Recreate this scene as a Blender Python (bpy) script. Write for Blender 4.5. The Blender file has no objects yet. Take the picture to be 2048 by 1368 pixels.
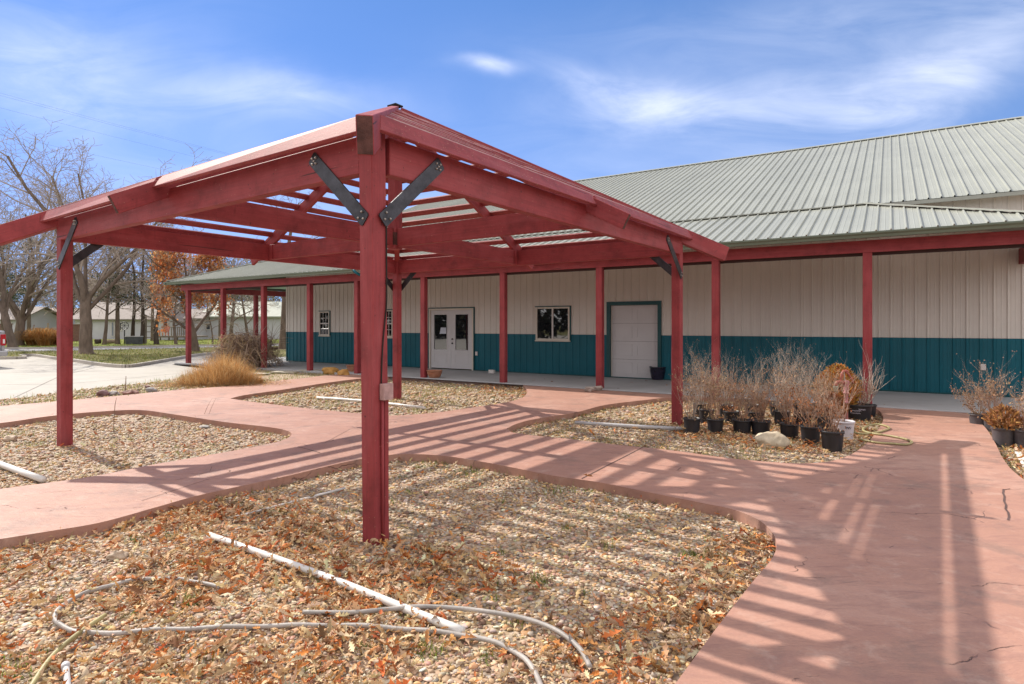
import bpy, bmesh, math, random
import numpy as np
from mathutils import Vector, Matrix, noise

random.seed(7)
RNG = np.random.default_rng(11)
SC = bpy.context.scene
COL = SC.collection
F = 1195.0          # focal length in pixels of the 2048 px photograph
HOR = 650.0         # horizon row
CAMZ = 1.5

# ------------------------------------------------------------------ places
def G(px, py, z=0.0):
    d = F * (CAMZ - z) / (py - HOR)
    return Vector(((px - 1024.0) * d / F, d, z))

def AT(px, d, z=0.0):
    return Vector(((px - 1024.0) * d / F, d, z))

TH = math.radians(57.7)
D1 = Vector((-math.sin(TH), math.cos(TH), 0))     # along the long wall, away to the left
D2 = Vector((math.cos(TH), math.sin(TH), 0))      # square to the wall, into the building
def W(u, v, z=0.0):
    p = D1 * u + D2 * v
    return Vector((p.x, p.y, z))
def on_v(px, v):
    r = (px - 1024.0) / F
    return (D2.x * v - r * D2.y * v) / (r * D1.y - D1.x)
def z_at(px, py, v):
    u = on_v(px, v)
    return CAMZ - (py - HOR) * W(u, v).y / F

# ------------------------------------------------------------------ materials
MATS = {}
def nodes(name):
    m = bpy.data.materials.new(name)
    m.use_nodes = True
    nt = m.node_tree
    for n in list(nt.nodes):
        nt.nodes.remove(n)
    out = nt.nodes.new('ShaderNodeOutputMaterial')
    b = nt.nodes.new('ShaderNodeBsdfPrincipled')
    nt.links.new(b.outputs[0], out.inputs[0])
    MATS[name] = m
    return m, nt, b

def N(nt, typ, **kw):
    n = nt.nodes.new(typ)
    for k, v in kw.items():
        if k.startswith('i_'):
            key = k[2:]
            n.inputs[int(key) if key.isdigit() else key.replace('_', ' ')].default_value = v
        else:
            setattr(n, k, v)
    return n

def ramp(nt, src, stops):
    r = nt.nodes.new('ShaderNodeValToRGB')
    el = r.color_ramp.elements
    while len(el) < len(stops):
        el.new(0.5)
    for e, (p, c) in zip(el, stops):
        e.position = p
        e.color = (c, c, c, 1) if not hasattr(c, '__len__') else (c[0], c[1], c[2], 1)
    nt.links.new(src, r.inputs[0])
    return r.outputs[0]

def mixc(nt, fac, a, b, mode='MIX'):
    m = nt.nodes.new('ShaderNodeMix')
    m.data_type = 'RGBA'
    m.blend_type = mode
    for sock, val in ((m.inputs[0], fac), (m.inputs[6], a), (m.inputs[7], b)):
        if isinstance(val, bpy.types.NodeSocket):
            nt.links.new(val, sock)
        elif hasattr(val, '__len__'):
            sock.default_value = (val[0], val[1], val[2], 1)
        else:
            sock.default_value = val
    return m.outputs[2]

def coords(nt, scale=(1, 1, 1), kind='Position', rot=(0, 0, 0)):
    if kind == 'Position':
        g = nt.nodes.new('ShaderNodeNewGeometry').outputs['Position']
    else:
        g = nt.nodes.new('ShaderNodeTexCoord').outputs[kind]
    mp = nt.nodes.new('ShaderNodeMapping')
    mp.inputs['Scale'].default_value = scale
    mp.inputs['Rotation'].default_value = rot
    nt.links.new(g, mp.inputs[0])
    return mp.outputs[0]

def noise_n(nt, vec, scale, detail=4, rough=0.55, dist=0.0):
    n = nt.nodes.new('ShaderNodeTexNoise')
    n.inputs['Scale'].default_value = scale
    n.inputs['Detail'].default_value = detail
    n.inputs['Roughness'].default_value = rough
    n.inputs['Distortion'].default_value = dist
    nt.links.new(vec, n.inputs['Vector'])
    return n.outputs[0]

def bump(nt, b, h, strength=0.3, dist=0.01):
    n = nt.nodes.new('ShaderNodeBump')
    n.inputs['Strength'].default_value = strength
    n.inputs['Distance'].default_value = dist
    nt.links.new(h, n.inputs['Height'])
    nt.links.new(n.outputs[0], b.inputs['Normal'])
    return n

def dk(c, k):
    return (c[0] * k, c[1] * k, c[2] * k)

def mat(name, c, rough=0.6, var=0.18, scale=3.0, bmp=0.0, bscale=40.0, spec=0.4, metal=0.0, stretch=(1, 1, 1), c2=None, panel=0.0):
    """plain surface: base colour broken by two sizes of noise, optional bump"""
    m, nt, b = nodes(name)
    v = coords(nt, stretch)
    n1 = noise_n(nt, v, scale, 5)
    n2 = noise_n(nt, v, scale * 9, 3)
    lo, hi = dk(c, 1 - var), dk(c, 1 + var)
    col = ramp(nt, n1, [(0.3, lo), (0.7, c2 or hi)])
    col = mixc(nt, ramp(nt, n2, [(0.35, 0.0), (0.75, 0.35)]), col, dk(c, 1 - 1.4 * var))
    if panel:      # each 0.9 m sheet weathered a little differently, with faint run marks down it
        g = nt.nodes.new('ShaderNodeNewGeometry').outputs['Position']
        def vdot(vec):
            d = nt.nodes.new('ShaderNodeVectorMath'); d.operation = 'DOT_PRODUCT'
            nt.links.new(g, d.inputs[0]); d.inputs[1].default_value = vec
            return d.outputs['Value']
        u = vdot(tuple(D1))
        fl = nt.nodes.new('ShaderNodeMath'); fl.operation = 'MULTIPLY'; nt.links.new(u, fl.inputs[0]); fl.inputs[1].default_value = 1 / 0.9144
        fo = nt.nodes.new('ShaderNodeMath'); fo.operation = 'FLOOR'; nt.links.new(fl.outputs[0], fo.inputs[0])
        wn = nt.nodes.new('ShaderNodeTexWhiteNoise'); wn.noise_dimensions = '1D'; nt.links.new(fo.outputs[0], wn.inputs['W'])
        col = mixc(nt, ramp(nt, wn.outputs['Value'], [(0.0, 0.0), (1.0, panel)]), col, dk(c, 0.6))
        cx_ = nt.nodes.new('ShaderNodeCombineXYZ')
        sc1 = nt.nodes.new('ShaderNodeMath'); sc1.operation = 'MULTIPLY'; nt.links.new(u, sc1.inputs[0]); sc1.inputs[1].default_value = 9.0
        v2_ = nt.nodes.new('ShaderNodeMath'); v2_.operation = 'MULTIPLY'; nt.links.new(vdot(tuple(D2 + Vector((0, 0, 1.0)))), v2_.inputs[0]); v2_.inputs[1].default_value = 0.5
        nt.links.new(sc1.outputs[0], cx_.inputs[0]); nt.links.new(v2_.outputs[0], cx_.inputs[1])
        col = mixc(nt, ramp(nt, noise_n(nt, cx_.outputs[0], 1.0, 5, 0.6), [(0.5, 0.0), (0.8, panel * 1.3)]), col, dk(c, 0.55))
    nt.links.new(col, b.inputs['Base Color'])
    b.inputs['Roughness'].default_value = rough
    b.inputs['Specular IOR Level'].default_value = spec
    b.inputs['Metallic'].default_value = metal
    if bmp:
        bump(nt, b, noise_n(nt, v, bscale, 4), bmp, 0.01)
    return m

def mat_attr(name, rough=0.7, var=0.25, scale=40.0, spec=0.25, trans=0.0):
    """colour carried by the mesh (one value for each pebble, leaf or twig)"""
    m, nt, b = nodes(name)
    a = N(nt, 'ShaderNodeAttribute', attribute_name='Col')
    v = coords(nt)
    n = noise_n(nt, v, scale, 3)
    col = mixc(nt, ramp(nt, n, [(0.3, 0.0), (0.7, var)]), a.outputs['Color'], (0.05, 0.035, 0.025))
    nt.links.new(col, b.inputs['Base Color'])
    b.inputs['Roughness'].default_value = rough
    b.inputs['Specular IOR Level'].default_value = spec
    if trans:       # thin leaves and blades let light through
        tr_ = nt.nodes.new('ShaderNodeBsdfTranslucent'); nt.links.new(col, tr_.inputs[0])
        ms = nt.nodes.new('ShaderNodeMixShader'); ms.inputs[0].default_value = trans
        out = [n for n in nt.nodes if n.type == 'OUTPUT_MATERIAL'][0]
        nt.links.new(b.outputs[0], ms.inputs[1]); nt.links.new(tr_.outputs[0], ms.inputs[2]); nt.links.new(ms.outputs[0], out.inputs[0])
    return m

def red_paint(name, base, chips=0.0, weather=0.0, rough=0.62):
    """barn red paint on sawn timber: saw marks, drips, flaked spots; weather bares the wood on upward faces"""
    m, nt, b = nodes(name)
    v = coords(nt)
    n1 = noise_n(nt, v, 3.5, 8, 0.68)
    col = ramp(nt, n1, [(0.28, dk(base, 0.62)), (0.5, base), (0.72, (base[0] * 1.18, base[1] * 1.3, base[2] * 1.25))])
    vs = coords(nt, (24, 24, 3))
    stn = noise_n(nt, vs, 1.0, 4, 0.6)
    col = mixc(nt, ramp(nt, stn, [(0.62, 0.0), (0.74, 0.5)]), col, dk(base, 0.40))
    # grain along the length of each timber, faded stretches and open checks
    ga = N(nt, 'ShaderNodeAttribute', attribute_name='Grain').outputs['Vector']
    def gmap(s):
        mp = nt.nodes.new('ShaderNodeMapping'); mp.inputs['Scale'].default_value = s
        nt.links.new(ga, mp.inputs[0]); return mp.outputs[0]
    g1 = noise_n(nt, gmap((1.6, 60, 60)), 1.0, 5, 0.65, 0.4)
    col = mixc(nt, ramp(nt, g1, [(0.42, 0.0), (0.70, 0.45)]), col, dk(base, 0.52))
    g2 = noise_n(nt, gmap((0.9, 6, 6)), 1.0, 4, 0.6)
    col = mixc(nt, ramp(nt, g2, [(0.52, 0.0), (0.72, 0.38)]), col, (base[0] * 1.25 + 0.05, base[1] * 2.0 + 0.03, base[2] * 2.0 + 0.03))
    g3 = noise_n(nt, gmap((0.55, 26, 26)), 1.0, 2, 0.4)
    col = mixc(nt, ramp(nt, g3, [(0.735, 0.0), (0.75, 0.85)]), col, (0.035, 0.012, 0.012))
    n3 = noise_n(nt, v, 55.0, 3, 0.5)
    col = mixc(nt, ramp(nt, n3, [(0.71 - chips * 0.06, 0.0), (0.75 - chips * 0.06, 0.6)]), col, (0.50, 0.34, 0.24))
    n4 = noise_n(nt, v, 38.0, 2, 0.4)
    col = mixc(nt, ramp(nt, n4, [(0.24, 0.8), (0.28, 0.0)]), col, (0.045, 0.018, 0.02))
    if weather:
        g = nt.nodes.new('ShaderNodeNewGeometry')
        sx = nt.nodes.new('ShaderNodeSeparateXYZ')
        nt.links.new(g.outputs['Normal'], sx.inputs[0])
        up = ramp(nt, sx.outputs[2], [(0.55, 0.0), (0.75, 1.0)])
        wv = coords(nt, (9, 9, 9))
        wn = ramp(nt, noise_n(nt, wv, 1.6, 6, 0.65), [(0.40, 0.15), (0.62, weather)])
        fac = nt.nodes.new('ShaderNodeMath'); fac.operation = 'MULTIPLY'
        nt.links.new(up, fac.inputs[0]); nt.links.new(wn, fac.inputs[1])
        wood = ramp(nt, noise_n(nt, v, 30, 4), [(0.3, (0.17, 0.085, 0.07)), (0.7, (0.38, 0.24, 0.18))])
        col = mixc(nt, fac.outputs[0], col, wood)
    nt.links.new(col, b.inputs['Base Color'])
    b.inputs['Roughness'].default_value = rough
    b.inputs['Specular IOR Level'].default_value = 0.35
    hs = noise_n(nt, coords(nt, (120, 120, 30)), 1.0, 3)
    bump(nt, b, hs, 0.35, 0.004)
    return m

RED = (0.285, 0.042, 0.048)
M_RED = red_paint('barn_red_paint', RED, 0.0)
M_SLAT = red_paint('weathered_red_paint', (0.275, 0.048, 0.056), 0.8, 0.95)
M_REDB = red_paint('porch_red_paint', (0.285, 0.041, 0.048), -0.2)
M_ENDG = mat('end_grain', (0.10, 0.045, 0.04), 0.8, 0.5, 14, 0.6, 60)
M_STEEL = mat('black_steel', (0.055, 0.055, 0.065), 0.42, 0.5, 9, 0.1, 60, 0.5, 0.6)
M_BOLT = mat('zinc_bolt', (0.42, 0.40, 0.38), 0.4, 0.3, 30, 0, 0, 0.5, 0.8)
M_DARK = mat('dark_recess', (0.02, 0.016, 0.014), 0.8, 0.2)
M_CREAM = mat('cream_siding', (0.66, 0.605, 0.555), 0.42, 0.05, 0.8, 0, 0, 0.45, panel=0.10)
M_TEAL = mat('teal_siding', (0.005, 0.112, 0.155), 0.42, 0.14, 0.8, 0, 0, 0.3, panel=0.22)
M_TEALT = mat('teal_trim', (0.010, 0.075, 0.085), 0.4, 0.15, 2)
M_ROOF = mat('pale_green_roof_steel', (0.335, 0.345, 0.305), 0.42, 0.07, 0.7, 0, 0, 0.40, panel=0.16)
M_GUT = mat('grey_green_gutter', (0.125, 0.155, 0.115), 0.4, 0.1, 1.5)
M_WHITE = mat('white_paint', (0.66, 0.62, 0.60), 0.5, 0.06, 2)
M_TRIM = mat('almond_trim', (0.62, 0.56, 0.49), 0.5, 0.06, 2)
M_DOOR = mat('white_door_paint', (0.58, 0.56, 0.57), 0.45, 0.05, 2)
def glass_mat():
    m, nt, b = nodes('dark_window_glass')
    b.inputs['Base Color'].default_value = (0.012, 0.013, 0.016, 1)
    b.inputs['Roughness'].default_value = 0.02
    b.inputs['Specular IOR Level'].default_value = 1.0
    b.inputs['IOR'].default_value = 1.75
    v = coords(nt)
    bump(nt, b, noise_n(nt, v, 1.2, 1), 0.12, 0.02)
    return m
M_GLASS = glass_mat()

# ------------------------------------------------------------------ mesh collecting
class MB:
    def __init__(self):
        self.v, self.f, self.mi, self.c = [], [], [], []
        self.cur = 0
    def add(self, vs, fs, col=None):
        o = len(self.v)
        self.v += [tuple(p) for p in vs]
        self.f += [tuple(i + o for i in t) for t in fs]
        self.mi += [self.cur] * len(fs)
        if col is not None:
            self.c += [col] * len(vs)
    def hexa(self, p):   # p: bottom 4 ccw seen from above, top 4
        self.add(p, [(3, 2, 1, 0), (4, 5, 6, 7), (0, 1, 5, 4), (1, 2, 6, 5), (2, 3, 7, 6), (3, 0, 4, 7)])
    def box(self, c, ax, ay, az):
        c = Vector(c)
        q = []
        for s in (-1, 1):
            for a, b_ in ((-1, -1), (1, -1), (1, 1), (-1, 1)):
                q.append(c + ax * a + ay * b_ + az * s)
        self.hexa(q)
    def ub(self, u0, u1, v0, v1, z0, z1):
        a = [W(u1, v0, z0), W(u0, v0, z0), W(u0, v1, z0), W(u1, v1, z0)]
        b_ = [W(u1, v0, z1), W(u0, v0, z1), W(u0, v1, z1), W(u1, v1, z1)]
        self.hexa(a + b_)
    def xb(self, x0, x1, y0, y1, z0, z1):
        self.hexa([Vector(t) for t in ((x0, y0, z0), (x1, y0, z0), (x1, y1, z0), (x0, y1, z0), (x0, y0, z1), (x1, y0, z1), (x1, y1, z1), (x0, y1, z1))])
    def bar(self, p0, p1, w, h, up=Vector((0, 0, 1)), drop=0.0, plumb=False):
        """beam from p0 to p1, width w, height h; drop=1 hangs it under the line"""
        p0, p1 = Vector(p0), Vector(p1)
        d = (p1 - p0).normalized()
        s = d.cross(up).normalized()
        n = Vector((0, 0, 1)) if plumb else s.cross(d).normalized()
        o = n * (-h / 2 * drop)
        q = []
        for k in (-1, 1):
            for a, b_ in ((p0, -1), (p1, -1), (p1, 1), (p0, 1)):
                q.append(a + s * (w / 2) * (-b_) * -1 + n * (h / 2) * k + o)
        # order so that faces point outwards
        self.hexa([q[3], q[2], q[1], q[0], q[7], q[6], q[5], q[4]])
    def tube(self, pts, rad, n=8, cap=True, col=None):
        pts = [Vector(p) for p in pts]
        if not hasattr(rad, '__len__'):
            rad = [rad] * len(pts)
        vs, fs = [], []
        prev = None
        for i, p in enumerate(pts):
            t = (pts[min(i + 1, len(pts) - 1)] - pts[max(i - 1, 0)])
            if t.length < 1e-9:
                t = Vector((0, 0, 1))
            t.normalize()
            if prev is None:
                a = t.orthogonal().normalized()
            else:
                a = (prev - t * prev.dot(t))
                a = a.normalized() if a.length > 1e-6 else t.orthogonal().normalized()
            prev = a
            b_ = t.cross(a)
            for k in range(n):
                an = 2 * math.pi * k / n
                vs.append(p + (a * math.cos(an) + b_ * math.sin(an)) * rad[i])
        for i in range(len(pts) - 1):
            for k in range(n):
                k2 = (k + 1) % n
                fs.append((i * n + k, i * n + k2, (i + 1) * n + k2, (i + 1) * n + k))
        if cap:
            fs.append(tuple(reversed(range(n))))
            fs.append(tuple(range((len(pts) - 1) * n, len(pts) * n)))
        self.add(vs, fs, col)
    def lathe(self, prof, c=(0, 0, 0), n=24, caps=True):
        c = Vector(c)
        vs, fs = [], []
        for r, z in prof:
            for k in range(n):
                a = 2 * math.pi * k / n
                vs.append(c + Vector((r * math.cos(a), r * math.sin(a), z)))
        for i in range(len(prof) - 1):
            for k in range(n):
                k2 = (k + 1) % n
                fs.append((i * n + k, i * n + k2, (i + 1) * n + k2, (i + 1) * n + k))
        if caps:
            fs.append(tuple(reversed(range(n))))
            fs.append(tuple(range((len(prof) - 1) * n, len(prof) * n)))
        self.add(vs, fs)
    def sheet(self, poly):
        self.add(poly, [tuple(range(len(poly)))])
    def build(self, name, mats, parent=None, base=None, smooth=False, bevel=0.0):
        if parent is not None:
            base = BASE[parent.name]
        base = Vector(base) if base is not None else Vector((0, 0, 0))
        me = bpy.data.meshes.new(name)
        va = np.array([tuple(p) for p in self.v], dtype=np.float64) - np.array(base)
        me.from_pydata(va.tolist(), [], self.f)
        if not isinstance(mats, (list, tuple)):
            mats = [mats]
        for m in mats:
            me.materials.append(m)
        if len(mats) > 1:
            me.polygons.foreach_set('material_index', self.mi)
        if self.c:
            at = me.color_attributes.new('Col', 'FLOAT_COLOR', 'POINT')
            ca = np.ones((len(self.v), 4), dtype=np.float32)
            ca[:, :3] = np.array(self.c, dtype=np.float32)
            at.data.foreach_set('color', ca.ravel())
        if smooth:
            me.polygons.foreach_set('use_smooth', [True] * len(me.polygons))
        if mats[0].name in ('barn_red_paint', 'weathered_red_paint', 'porch_red_paint'):
            c0 = va - va.mean(0)
            ax = np.linalg.svd(c0, full_matrices=False)[2]
            gc = (c0 @ ax.T + np.array([len(BASE) * 3.7 % 91, len(BASE) * 1.3 % 37, 0.0])).astype(np.float32)
            at = me.attributes.new('Grain', 'FLOAT_VECTOR', 'POINT')
            at.data.foreach_set('vector', gc.ravel())
        me.update()
        o = bpy.data.objects.new(name, me)
        COL.objects.link(o)
        if parent is not None:
            o.parent = parent
        else:
            o.location = base
        BASE[o.name] = base
        if bevel:
            md = o.modifiers.new('edge', 'BEVEL')
            md.width = bevel
            md.segments = 1
            md.limit_method = 'ANGLE'
        return o

BASE = {}
def tag(o, label=None, cat=None, group=None, kind=None):
    if label: o['label'] = label
    if cat: o['category'] = cat
    if group: o['group'] = group
    if kind: o['kind'] = kind
    return o
def thing(name, label, cat, base, group=None):
    o = bpy.data.objects.new(name, None)
    o.empty_display_size = 0.2
    o.location = base
    COL.objects.link(o)
    BASE[o.name] = Vector(base)
    return tag(o, label, cat, group)
def copy_tree(o, parent=None):
    c = o.copy()
    COL.objects.link(c)
    if parent is not None:
        c.parent = parent
    BASE[c.name] = BASE.get(o.name, Vector())
    for ch in list(o.children):
        copy_tree(ch, c)
    return c

def smooth_px(pts, n=6, closed=False):
    """Catmull-Rom through a list of 2-D points"""
    P = [Vector((p[0], p[1], p[2] if len(p) > 2 else 0)) for p in pts]
    out = []
    L = len(P)
    rng = range(L) if closed else range(L - 1)
    for i in rng:
        if closed:
            a, b_, c, d = P[(i - 1) % L], P[i], P[(i + 1) % L], P[(i + 2) % L]
        else:
            a, b_, c, d = P[max(i - 1, 0)], P[i], P[i + 1], P[min(i + 2, L - 1)]
        for k in range(n):
            t = k / n
            out.append(0.5 * ((2 * b_) + (c - a) * t + (2 * a - 5 * b_ + 4 * c - d) * t * t + (3 * b_ - a - 3 * c + d) * t ** 3))
    if not closed:
        out.append(P[-1])
    return out

# ------------------------------------------------------------------ camera, sun, sky
cam = bpy.data.cameras.new('camera')
cam.sensor_width = 36.0
cam.lens = F / 2048.0 * 36.0
cam.shift_y = -(684.0 - HOR) / 2048.0
cam.clip_start = 0.05
cam.clip_end = 3000.0
co = bpy.data.objects.new('camera', cam)
co.location = (0, 0, CAMZ)
co.rotation_euler = (math.radians(90), 0, 0)
COL.objects.link(co)
SC.camera = co

SUN_AZ = math.atan2(-0.785, 0.62)      # measured from +Y towards +X
SUN_EL = math.radians(41.0)
sd = Vector((math.sin(SUN_AZ) * math.cos(SUN_EL), math.cos(SUN_AZ) * math.cos(SUN_EL), math.sin(SUN_EL)))
sl = bpy.data.lights.new('sun', 'SUN')
sl.energy = 3.0
sl.angle = math.radians(0.5)
sl.color = (1.0, 0.93, 0.82)
so = bpy.data.objects.new('sun', sl)
so.rotation_euler = (-sd).to_track_quat('-Z', 'Y').to_euler()
so.location = (-20, 20, 30)
COL.objects.link(so)

wd = bpy.data.worlds.new('World')
SC.world = wd
wd.use_nodes = True
nt = wd.node_tree
bg = nt.nodes['Background']
sky = nt.nodes.new('ShaderNodeTexSky')
sky.sky_type = 'NISHITA'
sky.sun_disc = False
sky.sun_elevation = SUN_EL
sky.sun_rotation = SUN_AZ
sky.air_density = 1.0
sky.dust_density = 0.0
sky.ozone_density = 3.0
SKY_STRENGTH = 0.15
# thin cirrus: soft patches and streaks fixed in the sky, broken by stretched noise
gen = nt.nodes.new('ShaderNodeTexCoord').outputs['Generated']
sp = nt.nodes.new('ShaderNodeSeparateXYZ'); nt.links.new(gen, sp.inputs[0])
def wm(op, a, b_=None, c=None):
    n = nt.nodes.new('ShaderNodeMath'); n.operation = op
    for i, x in enumerate((a, b_, c)):
        if x is None: continue
        if isinstance(x, bpy.types.NodeSocket): nt.links.new(x, n.inputs[i])
        else: n.inputs[i].default_value = x
    return n.outputs[0]
yy = wm('MAXIMUM', sp.outputs[1], 0.15)
cx = wm('DIVIDE', sp.outputs[0], yy)
cz = wm('DIVIDE', sp.outputs[2], yy)
cv = nt.nodes.new('ShaderNodeCombineXYZ')
nt.links.new(cx, cv.inputs[0]); nt.links.new(cz, cv.inputs[1])
wob = nt.nodes.new('ShaderNodeTexNoise'); wob.inputs['Scale'].default_value = 2.6; wob.inputs['Detail'].default_value = 5
nt.links.new(cv.outputs[0], wob.inputs['Vector'])
wsp = nt.nodes.new('ShaderNodeSeparateColor'); nt.links.new(wob.outputs['Color'], wsp.inputs[0])
cxw = wm('ADD', cx, wm('MULTIPLY', wm('SUBTRACT', wsp.outputs[0], 0.5), 0.30))
czw = wm('ADD', cz, wm('MULTIPLY', wm('SUBTRACT', wsp.outputs[1], 0.5), 0.14))
def blob(px, py, lx, lz, ang, amp):
    x0, z0 = (px - 1024) / F, (HOR - py) / F
    dx, dz = wm('SUBTRACT', cxw, x0), wm('SUBTRACT', czw, z0)
    c_, s_ = math.cos(ang), math.sin(ang)
    a = wm('ADD', wm('MULTIPLY', dx, c_), wm('MULTIPLY', dz, s_))
    b_ = wm('SUBTRACT', wm('MULTIPLY', dz, c_), wm('MULTIPLY', dx, s_))
    r2 = wm('ADD', wm('POWER', wm('ABSOLUTE', wm('DIVIDE', a, lx)), 2.0), wm('POWER', wm('ABSOLUTE', wm('DIVIDE', b_, lz)), 2.0))
    return wm('MULTIPLY', wm('EXPONENT', wm('MULTIPLY', r2, -1.0)), amp)
tot = None
for bl in ((120, 170, 0.24, 0.085, -0.15, 0.36), (60, 60, 0.3, 0.12, 0.1, 0.08), (560, 200, 0.16, 0.035, -0.12, 0.4), (965, 145, 0.05, 0.012, -0.02, 0.75),
           (1480, 225, 0.24, 0.040, 0.03, 0.5), (1850, 170, 0.22, 0.055, 0.42, 0.48), (1250, 195, 0.12, 0.03, -0.3, 0.4), (1750, 60, 0.5, 0.08, 0.1, 0.25),
           (1000, 420, 1.6, 0.12, 0.0, 0.22)):
    q = blob(*bl)
    tot = q if tot is None else wm('ADD', tot, q)
cmap = nt.nodes.new('ShaderNodeMapping'); cmap.inputs['Scale'].default_value = (2.2, 7.5, 1); cmap.inputs['Rotation'].default_value = (0, 0, -0.18)
nt.links.new(cv.outputs[0], cmap.inputs[0])
cn = nt.nodes.new('ShaderNodeTexNoise'); cn.inputs['Scale'].default_value = 1.6; cn.inputs['Detail'].default_value = 8; cn.inputs['Roughness'].default_value = 0.6; cn.inputs['Distortion'].default_value = 0.8
nt.links.new(cmap.outputs[0], cn.inputs['Vector'])
cr = nt.nodes.new('ShaderNodeValToRGB'); cr.color_ramp.elements[0].position = 0.28; cr.color_ramp.elements[1].position = 0.72
nt.links.new(cn.outputs[0], cr.inputs[0])
cfac = wm('MINIMUM', wm('MULTIPLY', tot, wm('ADD', wm('MULTIPLY', cr.outputs[0], 0.75), 0.25)), 0.85)
# unseen bright warm cloud added overhead and behind to lift the shade
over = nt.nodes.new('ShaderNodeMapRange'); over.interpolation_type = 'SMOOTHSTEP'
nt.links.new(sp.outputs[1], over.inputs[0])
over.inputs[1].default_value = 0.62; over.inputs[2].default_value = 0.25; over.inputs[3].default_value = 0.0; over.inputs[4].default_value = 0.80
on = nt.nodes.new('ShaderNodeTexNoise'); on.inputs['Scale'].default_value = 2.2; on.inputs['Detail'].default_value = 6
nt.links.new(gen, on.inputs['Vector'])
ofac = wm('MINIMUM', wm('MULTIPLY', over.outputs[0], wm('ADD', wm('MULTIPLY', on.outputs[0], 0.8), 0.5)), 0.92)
hs = nt.nodes.new('ShaderNodeHueSaturation'); hs.inputs['Saturation'].default_value = 1.16; hs.inputs['Value'].default_value = 1.0
nt.links.new(sky.outputs[0], hs.inputs['Color'])
mx = nt.nodes.new('ShaderNodeMix'); mx.data_type = 'RGBA'

def vm(op, a, b_):
    n = nt.nodes.new('ShaderNodeVectorMath'); n.operation = op
    for i, x in enumerate((a, b_)):
        if isinstance(x, bpy.types.NodeSocket): nt.links.new(x, n.inputs[i])
        else: n.inputs[i].default_value = x
    return n.outputs[0]
# gentle shoulder so that the air near the sun does not burn out
soft = vm('DIVIDE', hs.outputs[0], vm('ADD', vm('MULTIPLY', hs.outputs[0], (0.66, 0.36, 0.11)), (1.34, 1.30, 1.34)))
nt.links.new(cfac, mx.inputs[0]); nt.links.new(soft, mx.inputs[6]); mx.inputs[7].default_value = (4.6, 4.7, 5.2, 1)
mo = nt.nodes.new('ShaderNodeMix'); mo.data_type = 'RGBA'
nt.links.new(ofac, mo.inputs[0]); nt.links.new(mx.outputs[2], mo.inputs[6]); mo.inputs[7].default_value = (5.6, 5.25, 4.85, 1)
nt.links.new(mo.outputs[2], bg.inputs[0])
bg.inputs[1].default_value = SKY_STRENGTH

SC.view_settings.view_transform = 'Standard'
SC.view_settings.look = 'None'
SC.view_settings.exposure = 1.02
SC.view_settings.gamma = 1.0
# ------------------------------------------------------------------ pergola
PN, PL, PR, PF = Vector((-1.02, 4.43, 0)), Vector((-5.95, 7.95, 0)), Vector((2.64, 9.55, 0)), Vector((-2.49, 12.95, 0))
PC = (PN + PL + PR + PF) / 4
def P(s, t, z=0.0):
    p = PN * (1 - s) * (1 - t) + PL * s * (1 - t) + PR * (1 - s) * t + PF * s * t
    return Vector((p.x, p.y, z))
A = (PL - PN + PF - PR).normalized()
B = (PR - PN + PF - PL).normalized()
GZ = -0.10
UP = Vector((0, 0, 1))
perg = thing('pergola', 'large red timber pergola with slatted hip roof standing over crossing paths', 'pergola', (PC.x, PC.y, GZ))
BEAM_B, BEAM_T = 2.62, 2.90
for pt, top, lean in ((PN, 2.97, Vector((0.03, 0, 0))), (PL, 2.93, Vector()), (PR, 2.93, Vector()), (PF, 2.93, Vector())):
    m = MB()
    q = []
    for z, off in ((GZ - 0.06, lean * 0.4), (top, -lean * 0.6)):
        for a, b_ in ((-1, -1), (-1, 1), (1, 1), (1, -1)):
            q.append(Vector((pt.x, pt.y, z)) + A * 0.07 * a + B * 0.07 * b_ + off)
    # make it counter-clockwise seen from above
    e = (q[1] - q[0]).cross(q[2] - q[1]).z
    if e < 0:
        q = [q[0], q[3], q[2], q[1], q[4], q[7], q[6], q[5]]
    m.hexa(q)
    m.build('post', M_RED, perg, bevel=0.006)
def beam(p, q, n, z0=BEAM_B, z1=BEAM_T, w=0.09, name='beam'):
    m = MB()
    o = n * (0.073 - w / 2)
    m.bar(Vector((p.x, p.y, (z0 + z1) / 2)) + o, Vector((q.x, q.y, (z0 + z1) / 2)) + o, w, z1 - z0)
    return m.build(name, M_RED, perg, bevel=0.005)
dNL, dNR = (PL - PN).normalized(), (PR - PN).normalized()
dRF, dLF = (PF - PR).normalized(), (PF - PL).normalized()
nNL = Vector((dNL.y, -dNL.x, 0)); nNL = nNL if nNL.dot(PN - PR) > 0 else -nNL
nNR = Vector((dNR.y, -dNR.x, 0)); nNR = nNR if nNR.dot(PN - PL) > 0 else -nNR
nRF = Vector((dRF.y, -dRF.x, 0)); nRF = nRF if nRF.dot(PR - PN) > 0 else -nRF
nLF = Vector((dLF.y, -dLF.x, 0)); nLF = nLF if nLF.dot(PL - PN) > 0 else -nLF
beam(PN + dNL * 0.085, PL + dNL * 0.052, nNL)
beam(PN + dNR * 0.085, PR + dNR * 0.052, nNR)
beam(PR + dRF * 0.0, PF + dRF * 0.05, nRF)
beam(PL + dLF * 0.0, PF - dLF * 0.04, nLF)
def mid(a, b_): return (a + b_) / 2
MNL, MNR, MRF, MLF = mid(PN, PL), mid(PN, PR), mid(PR, PF), mid(PL, PF)
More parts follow.
